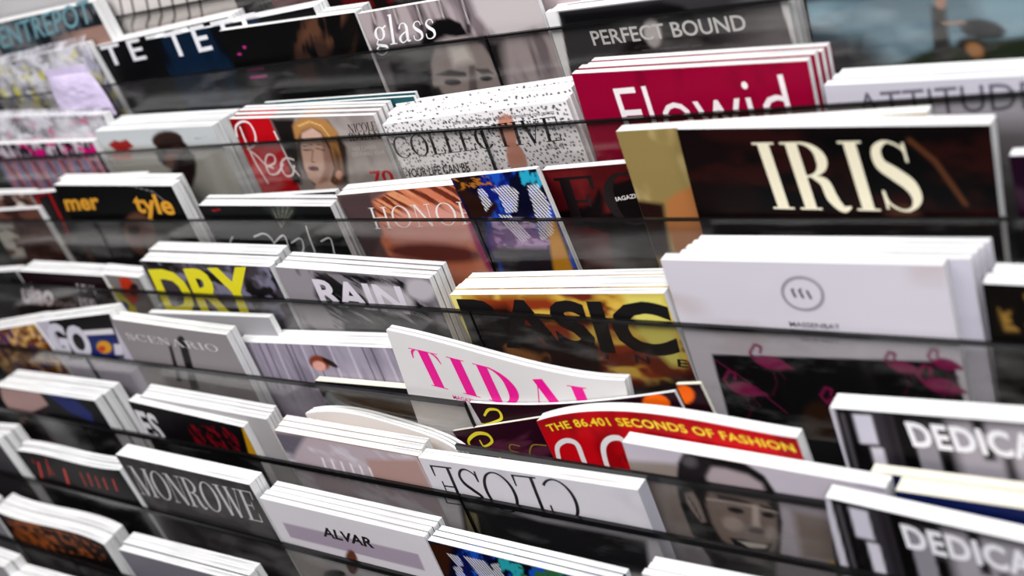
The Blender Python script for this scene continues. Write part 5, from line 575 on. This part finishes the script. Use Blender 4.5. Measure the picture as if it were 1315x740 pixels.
    {'x': 0.1392, 'y': -0.079, 'z': -0.0596, 'rot': 0.0425, 'W': 210.52, 'H': 287.48, 'T': 13.0, 'n': 1, 'pitch': 13.0, 'dx': 0.0, 'label': 'black and white magazine with a close-up smiling face in a dark cap', 'short': 'face close-up magazine', 'group': '', 'base': (196, 188, 198), 'seed': 59, 'dz': 0.0, 'art': [('poly', (150, 138, 132), [(-12.5, 20.6), (46.1, 13.1), (55.2, 88.9), (6.8, 111.1)], 6), ('poly', (24, 20, 22), [(39.7, 35.9), (47.0, 11.3), (54.2, 0.8), (69.3, -3.9), (86.0, -3.3), (105.0, -0.6), (119.1, 8.8), (126.0, 26.1), (124.4, 55.0), (115.4, 93.5), (95.7, 108.1), (51.6, 116.7), (40.2, 88.1), (37.6, 57.9)], 2.5), ('poly', (176, 162, 166), [(73.9, 9.2), (88.3, 8.5), (105.8, 10.7), (115.7, 17.5), (118.0, 34.0), (110.8, 33.7), (91.4, 32.2), (69.6, 31.1), (68.6, 21.0)], 5), ('poly', (40, 34, 38), [(78.9, -1.5), (76.4, 9.1), (61.6, 28.8), (42.8, 33.5), (46.8, 17.5), (56.1, 1.2)], 4), ('poly', (96, 92, 96), [(63.8, 9.4), (62.0, 11.8), (59.3, 13.4), (56.3, 14.0), (53.6, 13.3), (51.8, 11.6), (51.2, 9.2), (52.0, 6.5), (53.9, 4.1), (56.6, 2.5), (59.6, 2.0), (62.2, 2.6), (64.0, 4.3), (64.5, 6.7)], 6), ('poly', (146, 130, 124), [(67.3, 33.7), (94.6, 32.5), (115.7, 33.6), (121.4, 49.6), (117.1, 75.8), (108.3, 95.6), (86.3, 95.3), (66.6, 89.8), (62.1, 71.3), (61.3, 52.1)], 4), ('poly', (150, 136, 132), [(44.8, 43.6), (52.8, 39.6), (56.2, 51.2), (57.6, 71.3), (52.6, 73.7), (46.5, 62.2), (44.0, 54.1)], 2), ('line', (60, 50, 48), [(47.5, 46.8), (50.4, 56.9), (52.8, 69.3)], 1.2, 1.0), ('poly', (58, 48, 46), [(73.9, 38.4), (90.2, 37.7), (104.5, 40.4), (88.9, 43.6), (74.6, 42.9)], 2.5), ('poly', (58, 48, 46), [(109.6, 39.8), (120.9, 41.5), (118.1, 45.9), (108.8, 43.7)], 2.5), ('poly', (38, 32, 32), [(94.1, 51.7), (93.0, 53.0), (90.6, 54.1), (87.6, 54.7), (84.5, 54.6), (81.9, 54.0), (80.3, 52.8), (80.1, 51.5), (81.3, 50.1), (83.7, 49.0), (86.8, 48.5), (89.9, 48.5), (92.4, 49.2), (94.0, 50.3)], 2), ('poly', (38, 32, 32), [(119.6, 49.9), (118.6, 51.2), (116.7, 52.3), (114.2, 52.8), (111.8, 52.8), (109.8, 52.1), (108.6, 51.0), (108.5, 49.7), (109.6, 48.3), (111.5, 47.3), (113.9, 46.7), (116.4, 46.8), (118.4, 47.4), (119.5, 48.5)], 2), ('line', (212, 200, 196), [(63.7, 45.5), (83.8, 43.6), (108.8, 43.7), (122.2, 45.2)], 1.4, 1.6), ('poly', (204, 190, 184), [(102.9, 41.8), (107.5, 41.7), (104.6, 64.4), (98.1, 65.0)], 3), ('poly', (84, 70, 68), [(109.1, 69.5), (107.9, 70.9), (105.4, 72.1), (102.2, 72.9), (98.7, 73.0), (95.8, 72.6), (94.0, 71.6), (93.7, 70.2), (94.9, 68.8), (97.4, 67.7), (100.7, 66.9), (104.2, 66.8), (107.0, 67.2), (108.8, 68.2)], 2), ('poly', (186, 170, 164), [(89.5, 69.1), (87.0, 72.4), (83.4, 74.8), (79.3, 75.6), (75.6, 74.8), (72.9, 72.5), (72.0, 69.2), (72.8, 65.5), (75.3, 62.2), (79.0, 60.0), (83.0, 59.2), (86.7, 60.0), (89.3, 62.2), (90.3, 65.5)], 5), ('poly', (176, 160, 156), [(116.4, 68.6), (114.8, 72.0), (112.7, 74.9), (110.4, 76.5), (108.4, 76.6), (107.2, 75.1), (106.8, 72.4), (107.5, 69.0), (109.1, 65.5), (111.2, 62.7), (113.5, 61.1), (115.4, 61.0), (116.7, 62.5), (117.0, 65.2)], 4), ('poly', (24, 20, 20), [(74.9, 84.2), (89.0, 82.5), (104.2, 82.6), (112.3, 79.3), (105.5, 93.1), (89.2, 97.8), (78.1, 93.2)], 2), ('poly', (208, 200, 196), [(81.5, 85.7), (93.8, 84.0), (107.4, 83.3), (104.0, 87.7), (90.7, 90.8)], 1.6), ('poly', (34, 28, 28), [(60.4, 78.3), (68.0, 91.7), (76.6, 100.4), (97.6, 98.7), (112.8, 90.0), (106.4, 122.8), (45.8, 141.7)], 5), ('poly', (110, 98, 94), [(101.8, 101.8), (100.1, 104.2), (96.9, 106.4), (92.8, 107.7), (88.7, 108.0), (85.3, 107.2), (83.4, 105.4), (83.3, 103.0), (85.0, 100.5), (88.2, 98.4), (92.3, 97.1), (96.4, 96.8), (99.7, 97.6), (101.6, 99.4)], 4), ('poly', (150, 136, 130), [(135.5, 39.8), (166.3, 41.3), (173.5, 84.3), (134.0, 88.6)], 8), ('poly', (160, 152, 170), [(190.4, -4.0), (210.4, 0.7), (208.9, 4.0), (188.5, 1.5)], 1.5), ('poly', (206, 180, 30), [(171.4, 89.3), (169.8, 92.4), (166.8, 95.0), (163.1, 96.6), (159.3, 96.8), (156.3, 95.7), (154.7, 93.3), (154.7, 90.3), (156.4, 87.2), (159.5, 84.6), (163.2, 83.1), (166.9, 82.9), (169.8, 84.0), (171.4, 86.3)], 4)], 'text': [], 'vis': 170},
    {'x': 0.3325, 'y': -0.0625, 'z': -0.0712, 'rot': -0.0066, 'W': 158.7, 'H': 284.56, 'T': 9.0, 'n': 1, 'pitch': 9.0, 'dx': 0.0, 'label': 'cream-topped magazine with a navy cover behind the white-topped one at right', 'short': 'cream-topped navy magazine', 'group': '', 'base': (22, 34, 80), 'seed': 60, 'dz': 0.0, 'art': [], 'text': [], 'cream': 1, 'res': 4},
    {'x': 0.3555, 'y': -0.0785, 'z': -0.07, 'rot': -0.001, 'W': 134.22, 'H': 285.79, 'T': 14.5, 'n': 1, 'pitch': 14.5, 'dx': 0.0, 'label': 'thick white-topped magazine with a navy cover at the right, between the two striped magazines', 'short': 'thick white-topped navy magazine', 'group': '', 'base': (22, 34, 84), 'seed': 61, 'dz': 0.0, 'art': [], 'text': [], 'cream': 1, 'res': 4},
    {'x': -0.842, 'y': -0.097, 'z': -0.0973, 'rot': -0.016, 'W': 237.21, 'H': 258.52, 'T': 11.81, 'n': 3, 'pitch': 12.61, 'dx': 3.31, 'label': 'magazine with pink, blue and black cover at the left edge, sixth tier', 'short': 'pink, blue and black magazine', 'group': 'copies of the pink, blue and black magazine', 'base': (22, 20, 24), 'seed': 62, 'dz': 0.0, 'art': [('poly', (176, 146, 142), [(14.9, 1.2), (113.4, -0.7), (116.4, 18.9), (55.7, 38.3), (10.8, 63.3), (-24.3, 54.1)], 3), ('poly', (40, 50, 110), [(128.3, -1.0), (194.1, 0.9), (211.5, 23.1), (203.1, 36.3), (159.7, 26.5)], 4), ('noise', (80, 60, 60), (14, 10), 0.5, 0.6, 4, 0, [(-35.1, 48.6), (98.5, 33.5), (84.6, 87.1), (-102.7, 112.6)])], 'text': [], 'res': 1.8},
    {'x': -0.5253, 'y': -0.083, 'z': -0.0881, 'rot': 0.0243, 'W': 218.07, 'H': 262.39, 'T': 5.2, 'n': 4, 'pitch': 6.0, 'dx': -7.0, 'label': 'grey magazine with a red line and cream page tops behind the black stroke-lettered one', 'short': 'grey magazine with a red line', 'group': 'copies of the grey magazine with a red line', 'base': (176, 172, 174), 'seed': 63, 'dz': -1.13, 'art': [], 'text': [], 'res': 3},
    {'x': -0.5397, 'y': -0.092, 'z': -0.0896, 'rot': 0.0581, 'W': 199.34, 'H': 255.02, 'T': 13.7, 'n': 1, 'pitch': 13.7, 'dx': 0.0, 'label': 'black magazine with two white strokes, dark red lettering and a yellow edge', 'short': 'black magazine with white strokes', 'group': '', 'base': (20, 16, 20), 'seed': 64, 'dz': 0.0, 'art': [('poly', (196, 150, 30), [(196.6, 0.6), (202.8, 2.5), (201.5, 38.7), (185.2, 41.2)], 1.5), ('noise', (120, 14, 30), (4, 12), 0.55, 0.6, 6, -20, [(96.4, 16.1), (181.7, 4.6), (173.7, 39.3), (90.8, 45.8)])], 'text': [('sans', 'ES', (-0.3, 54.4), (37.3, 54.9), (3.0, 12.2), (220, 216, 222), 0.03, 1.0)], 'res': 1.5},
    {'x': -0.2573, 'y': -0.07, 'z': -0.0892, 'rot': 0.1, 'W': 196.9, 'H': 248.17, 'T': 3.2, 'n': 3, 'pitch': 4.0, 'dx': 1.33, 'label': 'white curled magazine with leafing pages behind the pink abstract magazine', 'short': 'curled white magazine', 'group': 'curled white magazines', 'base': (222, 218, 216), 'seed': 65, 'dz': -0.85, 'art': [], 'text': [], 'back': (20, 18, 20), 'res': 3, 'bow': [(0.0, 0.0), (0.208, 12.86), (0.522, 13.44), (0.784, 9.8), (1.0, 0.0)]},
    {'x': -0.2806, 'y': -0.097, 'z': -0.0927, 'rot': 0.0117, 'W': 196.65, 'H': 260.79, 'T': 7.67, 'n': 3, 'pitch': 8.47, 'dx': -3.88, 'label': 'pale pink abstract magazine with soft white tall letters', 'short': 'pale pink abstract magazine', 'group': 'copies of the pale pink abstract magazine', 'base': (184, 170, 176), 'seed': 66, 'dz': 0.0, 'art': [('poly', (110, 104, 116), [(-1.4, 2.3), (46.6, -0.2), (17.9, 25.0), (-6.8, 50.4)], 6), ('noise', (204, 196, 204), (30, 14), 0.45, 0.65, 3, 20, None), ('poly', (176, 146, 140), [(122.0, 17.0), (194.7, 4.1), (196.2, 42.0), (116.4, 47.9)], 6), ('line', (150, 100, 40), [(0.0, -0.0), (196.7, -0.0), (198.6, 36.7)], 1.8, 1.0), ('line', (232, 228, 232), [(55.3, 27.7), (51.7, 50.1)], 2.6, 1.2), ('line', (232, 228, 232), [(68.7, 27.8), (65.5, 50.6)], 2.6, 1.2), ('line', (232, 228, 232), [(81.9, 27.9), (79.1, 51.1)], 2.6, 1.2), ('line', (232, 228, 232), [(94.9, 28.0), (92.5, 51.6)], 2.6, 1.2), ('line', (232, 228, 232), [(107.7, 28.1), (105.7, 52.1)], 2.6, 1.2), ('line', (232, 228, 232), [(120.3, 28.1), (118.8, 52.5)], 2.6, 1.2)], 'text': [], 'back': (190, 150, 100)},
    {'x': -0.0839, 'y': -0.097, 'z': -0.0968, 'rot': -0.0212, 'W': 236.87, 'H': 258.97, 'T': 13.67, 'n': 1, 'pitch': 13.67, 'dx': 0.0, 'label': 'white magazine standing upside down with thin black inverted capitals', 'short': 'upside-down white magazine', 'group': '', 'base': (212, 208, 214), 'seed': 67, 'dz': 0.0, 'art': [('noise', (196, 192, 200), (60, 50), 0.5, 0.7, 3, 0, None), ('poly', (40, 38, 40), [(28.7, 40.6), (114.3, 55.0), (225.7, 55.8), (215.7, 98.8), (8.4, 107.3)], 6), ('poly', (150, 140, 110), [(27.5, 59.0), (41.6, 61.2), (29.9, 102.7), (12.7, 106.4)], 3)], 'text': [('serif', 'CLOSE', (170.8, 0.9), (11.1, 6.8), (168.4, 48.1), (14, 12, 14), 0.085, 0.035, 0.06)], 'spine_right': 1, 'spine': (196, 194, 206), 'back': (212, 208, 214), 'vis': 150},
    {'x': 0.3128, 'y': -0.097, 'z': -0.0679, 'rot': 0.0995, 'W': 167.0, 'H': 272.58, 'T': 14.0, 'n': 1, 'pitch': 14.0, 'dx': 0.0, 'label': 'black and white striped magazine with soft white capitals, lower of the two at right', 'short': 'lower striped magazine', 'group': '', 'base': (60, 56, 60), 'seed': 68, 'dz': 0.0, 'art': [('poly', (200, 196, 206), [(-2.2, 0.0), (3.3, -0.0), (14.1, 106.5), (8.3, 107.0)], 1.6), ('poly', (18, 16, 18), [(3.9, -0.0), (14.9, -0.0), (26.3, 105.6), (14.7, 106.5)], 1.6), ('poly', (90, 86, 92), [(7.1, 4.3), (9.9, 4.3), (20.5, 106.0), (17.6, 106.3)], 1.6), ('poly', (22, 20, 22), [(14.9, -0.0), (27.3, -0.1), (39.3, 104.6), (26.3, 105.6)], 1.6), ('poly', (206, 202, 214), [(15.9, 4.2), (28.9, 4.2), (32.0, 31.5), (18.9, 31.8)], 1.6), ('poly', (214, 210, 220), [(25.8, 34.6), (36.7, 34.3), (44.9, 104.1), (33.7, 105.0)], 1.6), ('poly', (62, 58, 64), [(30.5, -0.1), (42.1, -0.1), (54.9, 103.4), (42.7, 104.3)], 1.6), ('poly', (46, 42, 48), [(35.8, -0.1), (42.1, -0.1), (54.9, 103.4), (48.3, 103.9)], 4), ('poly', (14, 12, 14), [(43.2, -0.1), (53.6, -0.1), (66.9, 102.4), (56.0, 103.3)], 1.6), ('poly', (150, 146, 154), [(55.4, 13.8), (69.8, 13.7), (81.9, 101.2), (66.9, 102.4)], 1.6), ('poly', (26, 24, 28), [(53.6, -0.1), (88.7, -0.2), (89.7, 6.6), (54.5, 6.8)], 4), ('poly', (40, 36, 40), [(69.6, 12.3), (85.6, 12.1), (87.5, 24.5), (71.3, 24.9)], 5), ('poly', (16, 14, 16), [(72.7, 34.8), (81.9, 34.5), (91.3, 100.5), (81.9, 101.2)], 1.6), ('poly', (170, 164, 172), [(79.7, 5.3), (193.5, 4.6), (211.6, 91.1), (93.4, 100.3)], 10), ('poly', (30, 26, 30), [(93.6, -0.2), (101.3, -0.2), (103.4, 13.2), (95.7, 13.3)], 4), ('poly', (24, 22, 24), [(100.7, 27.0), (107.5, 26.9), (109.3, 37.9), (102.4, 38.1)], 4), ('poly', (26, 24, 26), [(113.5, 33.6), (119.2, 33.5), (129.8, 97.5), (123.8, 98.0)], 6)], 'text': [('sans', 'DEDICATED', (54.1, 29.5), (178.3, 28.9), (50.4, 8.5), (238, 236, 242), 0.035, 1.1)]},
    {'x': -0.9539, 'y': -0.147, 'z': -0.1571, 'rot': -0.0955, 'W': 152.93, 'H': 266.71, 'T': 10.79, 'n': 3, 'pitch': 11.59, 'dx': 4.46, 'label': 'grey magazines edge at the left border, seventh tier', 'short': 'grey magazine at the left border', 'group': 'copies of the grey magazine at the left border', 'base': (70, 66, 72), 'seed': 69, 'dz': 0.0, 'art': [], 'text': [], 'res': 3},
    {'x': -0.7651, 'y': -0.147, 'z': -0.1538, 'rot': -0.0328, 'W': 232.15, 'H': 269.01, 'T': 10.07, 'n': 2, 'pitch': 10.87, 'dx': -7.95, 'label': 'black magazine with red lettering, left of the silver-lettered magazine', 'short': 'black magazine with red lettering', 'group': 'copies of the black magazine with red lettering', 'base': (28, 24, 27), 'seed': 70, 'dz': 0.0, 'art': [], 'text': [('stroke', [([(36.7, 14.5), (19.3, 42.9)], 3.6), ([(64.3, 5.8), (44.5, 36.6)], 1.8), ([(25.3, 10.9), (24.9, 18.7)], 1.4), ([(97.4, 16.4), (81.3, 44.0)], 4.4), ([(136.5, 15.8), (128.2, 39.4)], 1.8), ([(156.3, 13.1), (144.3, 37.0)], 2), ([(170.5, 15.9), (161.4, 36.9)], 1.8), ([(187.1, 15.9), (178.2, 36.7)], 2.2), ([(207.2, 15.4), (198.6, 36.0)], 2.4), ([(58.1, 19.3), (57.5, 34.7)], 1.4)], (0, 0), (1, 0), (0, 1), (206, 50, 36))], 'res': 1.6, 'bow': [(0.0, 0.0), (0.394, 0.33), (0.784, -2.55), (1.0, 0.0)]},
    {'x': -0.5195, 'y': -0.147, 'z': -0.1206, 'rot': 0.0115, 'W': 231.39, 'H': 299.38, 'T': 19.2, 'n': 1, 'pitch': 19.2, 'dx': 0.0, 'label': 'charcoal magazine with tall narrow silver serif capitals', 'short': 'silver-lettered charcoal magazine', 'group': '', 'base': (62, 58, 60), 'seed': 71, 'dz': 0.0, 'art': [('noise', (84, 80, 82), (30, 24), 0.45, 0.65, 3, 0, None)], 'text': [('serif', 'MONROWE', (5.1, 57.8), (218.7, 54.1), (12.8, 13.9), (196, 194, 196), 0.13, 0.03, 0.02)], 'spine': (90, 90, 92)},
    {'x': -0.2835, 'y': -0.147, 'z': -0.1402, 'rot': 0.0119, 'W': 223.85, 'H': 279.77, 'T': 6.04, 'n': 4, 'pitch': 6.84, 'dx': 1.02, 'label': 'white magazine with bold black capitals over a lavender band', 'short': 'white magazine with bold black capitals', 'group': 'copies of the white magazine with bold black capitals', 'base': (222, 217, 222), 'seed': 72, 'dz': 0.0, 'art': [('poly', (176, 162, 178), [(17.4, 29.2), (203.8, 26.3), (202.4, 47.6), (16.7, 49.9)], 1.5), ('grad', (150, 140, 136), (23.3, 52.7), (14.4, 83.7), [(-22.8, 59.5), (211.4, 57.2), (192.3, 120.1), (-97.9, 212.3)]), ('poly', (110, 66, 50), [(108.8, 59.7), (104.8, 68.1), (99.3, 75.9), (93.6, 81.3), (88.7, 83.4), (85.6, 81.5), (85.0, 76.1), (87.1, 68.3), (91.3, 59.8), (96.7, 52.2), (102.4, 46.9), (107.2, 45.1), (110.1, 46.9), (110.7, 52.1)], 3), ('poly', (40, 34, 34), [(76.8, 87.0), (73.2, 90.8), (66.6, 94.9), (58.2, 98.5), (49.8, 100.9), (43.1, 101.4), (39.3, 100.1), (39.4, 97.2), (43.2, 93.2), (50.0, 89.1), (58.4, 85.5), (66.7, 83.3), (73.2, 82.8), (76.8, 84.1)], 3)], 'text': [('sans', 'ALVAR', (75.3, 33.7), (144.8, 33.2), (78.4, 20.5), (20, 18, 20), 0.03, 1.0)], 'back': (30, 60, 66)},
    {'x': -0.0575, 'y': -0.147, 'z': -0.1462, 'rot': 0.0204, 'W': 197.64, 'H': 272.46, 'T': 6.12, 'n': 3, 'pitch': 6.92, 'dx': 1.91, 'label': 'magazine of blue feathers with white hatched letters at the bottom centre', 'short': 'blue feather magazine at the bottom', 'group': 'copies of the bottom blue feather magazine', 'base': (14, 26, 90), 'seed': 73, 'dz': 0.0, 'art': [('noise', (30, 90, 190), (14, 22), 0.5, 0.56, 3, 30, None), ('noise', (8, 10, 40), (12, 26), 0.5, 0.58, 5, 30, None), ('noise', (50, 170, 180), (10, 20), 0.56, 0.62, 9, 30, [(66.1, -6.6), (147.9, -7.7), (143.3, 50.0), (48.2, 80.5)]), ('poly', (60, 30, 14), [(-1.0, 2.2), (28.1, 0.4), (5.6, 43.3), (-7.4, 43.0)], 4), ('noise', (60, 110, 70), (10, 10), 0.5, 0.56, 12, 0, [(99.5, -6.3), (177.4, -5.5), (160.8, 44.5), (87.9, 67.8)]), ('stripes', (230, 228, 236), 3.1, 0.5, -28, 0.5, [(17.7, 11.7), (30.6, 11.2), (33.1, 22.0), (24.0, 26.4)]), ('stripes', (230, 228, 236), 3.1, 0.5, -28, 0.5, [(36.6, 9.6), (61.6, 8.5), (70.4, 24.9), (48.6, 36.0)]), ('stripes', (230, 228, 236), 3.1, 0.5, -28, 0.5, [(17.8, 28.1), (28.1, 25.3), (28.3, 41.8), (17.9, 44.8)]), ('stripes', (230, 228, 236), 3.1, 0.5, -28, 0.5, [(67.6, 10.6), (77.2, 8.0), (78.0, 27.5), (68.3, 30.3)])], 'text': [], 'res': 1.2},
    {'x': 0.1715, 'y': -0.147, 'z': -0.1283, 'rot': -0.0105, 'W': 118.94, 'H': 294.33, 'T': 5.96, 'n': 3, 'pitch': 6.76, 'dx': 2.62, 'label': 'white-topped magazine at the bottom edge right of the blue feather magazine', 'short': 'white-topped magazine at the bottom edge', 'group': 'copies of the white-topped magazine at the bottom edge', 'base': (214, 210, 214), 'seed': 74, 'dz': 0.0, 'art': [], 'text': [], 'res': 3},
    {'x': -0.8082, 'y': -0.197, 'z': -0.2179, 'rot': 0.0191, 'W': 244.64, 'H': 266.94, 'T': 15.84, 'n': 2, 'pitch': 16.64, 'dx': -2.44, 'label': 'brown and copper textured magazine at the lower left', 'short': 'copper textured magazine', 'group': 'copies of the copper textured magazine', 'base': (22, 17, 16), 'seed': 75, 'dz': 0.0, 'art': [('noise', (150, 84, 40), (10, 7), 0.42, 0.6, 3, 16, [(19.9, 5.0), (92.7, -3.9), (119.4, 5.5), (186.2, -3.0), (236.8, 9.6), (217.4, 35.1), (81.7, 47.1), (8.5, 46.3)])], 'text': [], 'res': 1.5, 'bow': [(0.0, 0.0), (0.504, 0.71), (0.698, 3.26), (1.0, 0.0)]},
    {'x': -0.5342, 'y': -0.197, 'z': -0.2231, 'rot': -0.0293, 'W': 230.33, 'H': 266.55, 'T': 8.9, 'n': 3, 'pitch': 9.7, 'dx': -5.02, 'label': 'grey-lavender magazine at the bottom left beside the copper textured one', 'short': 'grey-lavender magazine', 'group': 'copies of the grey-lavender magazine', 'base': (130, 126, 136), 'seed': 76, 'dz': 0.0, 'art': [], 'text': [], 'res': 3},
    {'x': -0.9624, 'y': -0.197, 'z': -0.2023, 'rot': 0.0681, 'W': 148.54, 'H': 277.75, 'T': 20.0, 'n': 1, 'pitch': 20.0, 'dx': 0.0, 'label': 'pale magazine at the left border, eighth tier', 'short': 'pale magazine at the left border', 'group': '', 'base': (150, 146, 154), 'seed': 77, 'dz': 0.0, 'art': [], 'text': [], 'res': 3},
    {'x': -0.8709, 'y': -0.247, 'z': -0.255, 'rot': 0.0052, 'W': 125.76, 'H': 300.73, 'T': 11.79, 'n': 2, 'pitch': 12.59, 'dx': 3.76, 'label': 'pale pages of a magazine in the bottom left corner', 'short': 'bottom left corner magazine', 'group': 'copies of the bottom left corner magazine', 'base': (180, 176, 180), 'seed': 78, 'dz': 0.0, 'art': [], 'text': [], 'res': 3},
    {'x': -0.7555, 'y': -0.247, 'z': -0.2733, 'rot': -0.0607, 'W': 269.96, 'H': 283.63, 'T': 11.9, 'n': 2, 'pitch': 12.7, 'dx': 1.27, 'label': 'magazine tops at the bottom left, in front of the copper textured one', 'short': 'bottom left magazine', 'group': 'copies of the bottom left magazine', 'base': (180, 180, 180), 'seed': 79, 'dz': 0.0, 'art': [], 'text': [], 'res': 3},
]
for d in DATA: stack(d)

# a lilac sealed pouch standing in the left bay of the first tier
def pouch(loc, w, h, t):
    root = bpy.data.objects.new('plastic_pouch', None); COL.objects.link(root); root.location = loc
    root['label'] = 'shiny lilac-white plastic pouch bulging out of the top left pocket'; root['category'] = 'pouch'
    n, m = 40, 50
    u, v = np.meshgrid(np.linspace(0, 1, n), np.linspace(0, 1, m))
    prof = (np.sin(np.pi * u) ** 0.6) * (np.clip(np.sin(np.pi * np.clip(v * 1.15, 0, 1)), 0, 1) ** 0.5 * 0.9 + 0.02)
    bump = fbm(u * 6 + 3, v * 9 + 3, 5) * 0.35 + 0.75
    pinch = 1 - 0.22 * (1 - v) ** 3
    for sgn, nm in ((-1, 'front_film'), (1, 'back_film')):
        X = (u - 0.5) * w * pinch; Y = sgn * prof * bump * t / 2; Z = -v * h
        if sgn > 0: X = X[:, ::-1]; Y = Y[:, ::-1]
        link(nm, grid_mesh(nm, X, Y, Z), MAT_POUCH, root)
    box('heat_seal', (-w * 0.39, -0.0008, -0.004), (w * 0.39, 0.0008, 0.009), MAT_POUCH, root)
MAT_POUCH = plain('lilac_film', (214, 200, 232), 0.15, 0.6, 0.5, var=0.12, scale=40)
pouch((-0.700, 0.137, 0.2006 + 0.026 + LIFT), 0.115, 0.060, 0.016)


# ---------------------------------------------------------------- the rack
K, HS = 0.05, 0.0668711
rack = bpy.data.objects.new('magazine_rack', None); COL.objects.link(rack)
rack['label'] = 'black stepped magazine rack with smoked clear acrylic pocket fronts in tiers'
rack['category'] = 'rack'
rack.location = (0, 0, 0)
XS = [-1.275, -0.663, -0.047, 0.569, 1.185]
def part(name, lo, hi, mat, bevel=0.0, parent=None):
    return box(name, lo, hi, mat, parent or rack, bevel)
PH = 0.222
XZ = -0.0893
tiers = [(i, -(i - 4) * K, -(i - 4) * HS, K, XS if i != 5 else XS[:3]) for i in range(-1, 11)] + [(5.5, -0.0815, XZ, 0.02, XS[2:])]
for i, y, z, dep, xs in tiers:
    z += LIFT
    for a, b in zip(xs[:-1], xs[1:]):
        t = 0.0058 if i > 5 else (0.0042 if i == 5 else (0.003 if i == 4 else 0.0019))
        panel = part('acrylic_panel', (a + 0.0008, y - 0.0014, z - PH), (b - 0.0008, y + 0.0014, z + 0.0014 - t), MAT_ACRYLIC)
        part('panel_edge', (a + 0.0008, y - 0.0017, z + 0.0014 - t), (b - 0.0008, y + 0.0017, z + 0.0014), MAT_EDGE, 0, panel)
        part('panel_edge', (b - 0.0022, y - 0.0016, z - PH), (b - 0.0008, y + 0.0016, z - 0.0016), MAT_EDGE, 0, panel)
    if i != 5.5:
        part('pocket_floor', (XS[0], y - 0.0015, z - PH - 0.003), (XS[-1], y + dep, z - PH), MAT_METAL)
        part('pocket_back', (XS[0], y + dep - 0.0042, z - PH), (XS[-1], y + dep - 0.0030, z - 0.035), MAT_METAL)
# rear board, side frames and plinth
part('rear_board', (XS[0], 0.31, 0.0), (XS[-1], 0.325, LIFT + 0.36), MAT_METAL, 0.002)
for x in (XS[0] - 0.012, XS[-1]):
    bm = bmesh.new()
    prof = [(-0.32, 0.0), (0.325, 0.0), (0.325, LIFT + 0.36), (0.25, LIFT + 0.36), (-0.31, LIFT - 0.41), (-0.32, LIFT - 0.50)]
    vs = [bm.verts.new((x, p[0], p[1])) for p in prof]; f = bm.faces.new(vs)
    r = bmesh.ops.extrude_face_region(bm, geom=[f])
    for v in r['geom']:
        if isinstance(v, bmesh.types.BMVert): v.co.x += 0.012
    bmesh.ops.recalc_face_normals(bm, faces=bm.faces)
    me = bpy.data.meshes.new('side_panel'); bm.to_mesh(me); bm.free(); link('side_panel', me, MAT_METAL, rack)
part('plinth', (XS[0], -0.30, 0.0), (XS[-1], -0.285, LIFT - 0.63), MAT_METAL, 0.002)

# ---------------------------------------------------------------- the setting
fl = box('floor', (-4, -4, -0.05), (4, 2.0, 0.0), MAT_FLOOR); fl['kind'] = 'structure'
wl = box('wall_back', (-4, 0.36, 0.0), (4, 0.46, 3.2), MAT_WALL); wl['kind'] = 'structure'
for o in (fl,): pass
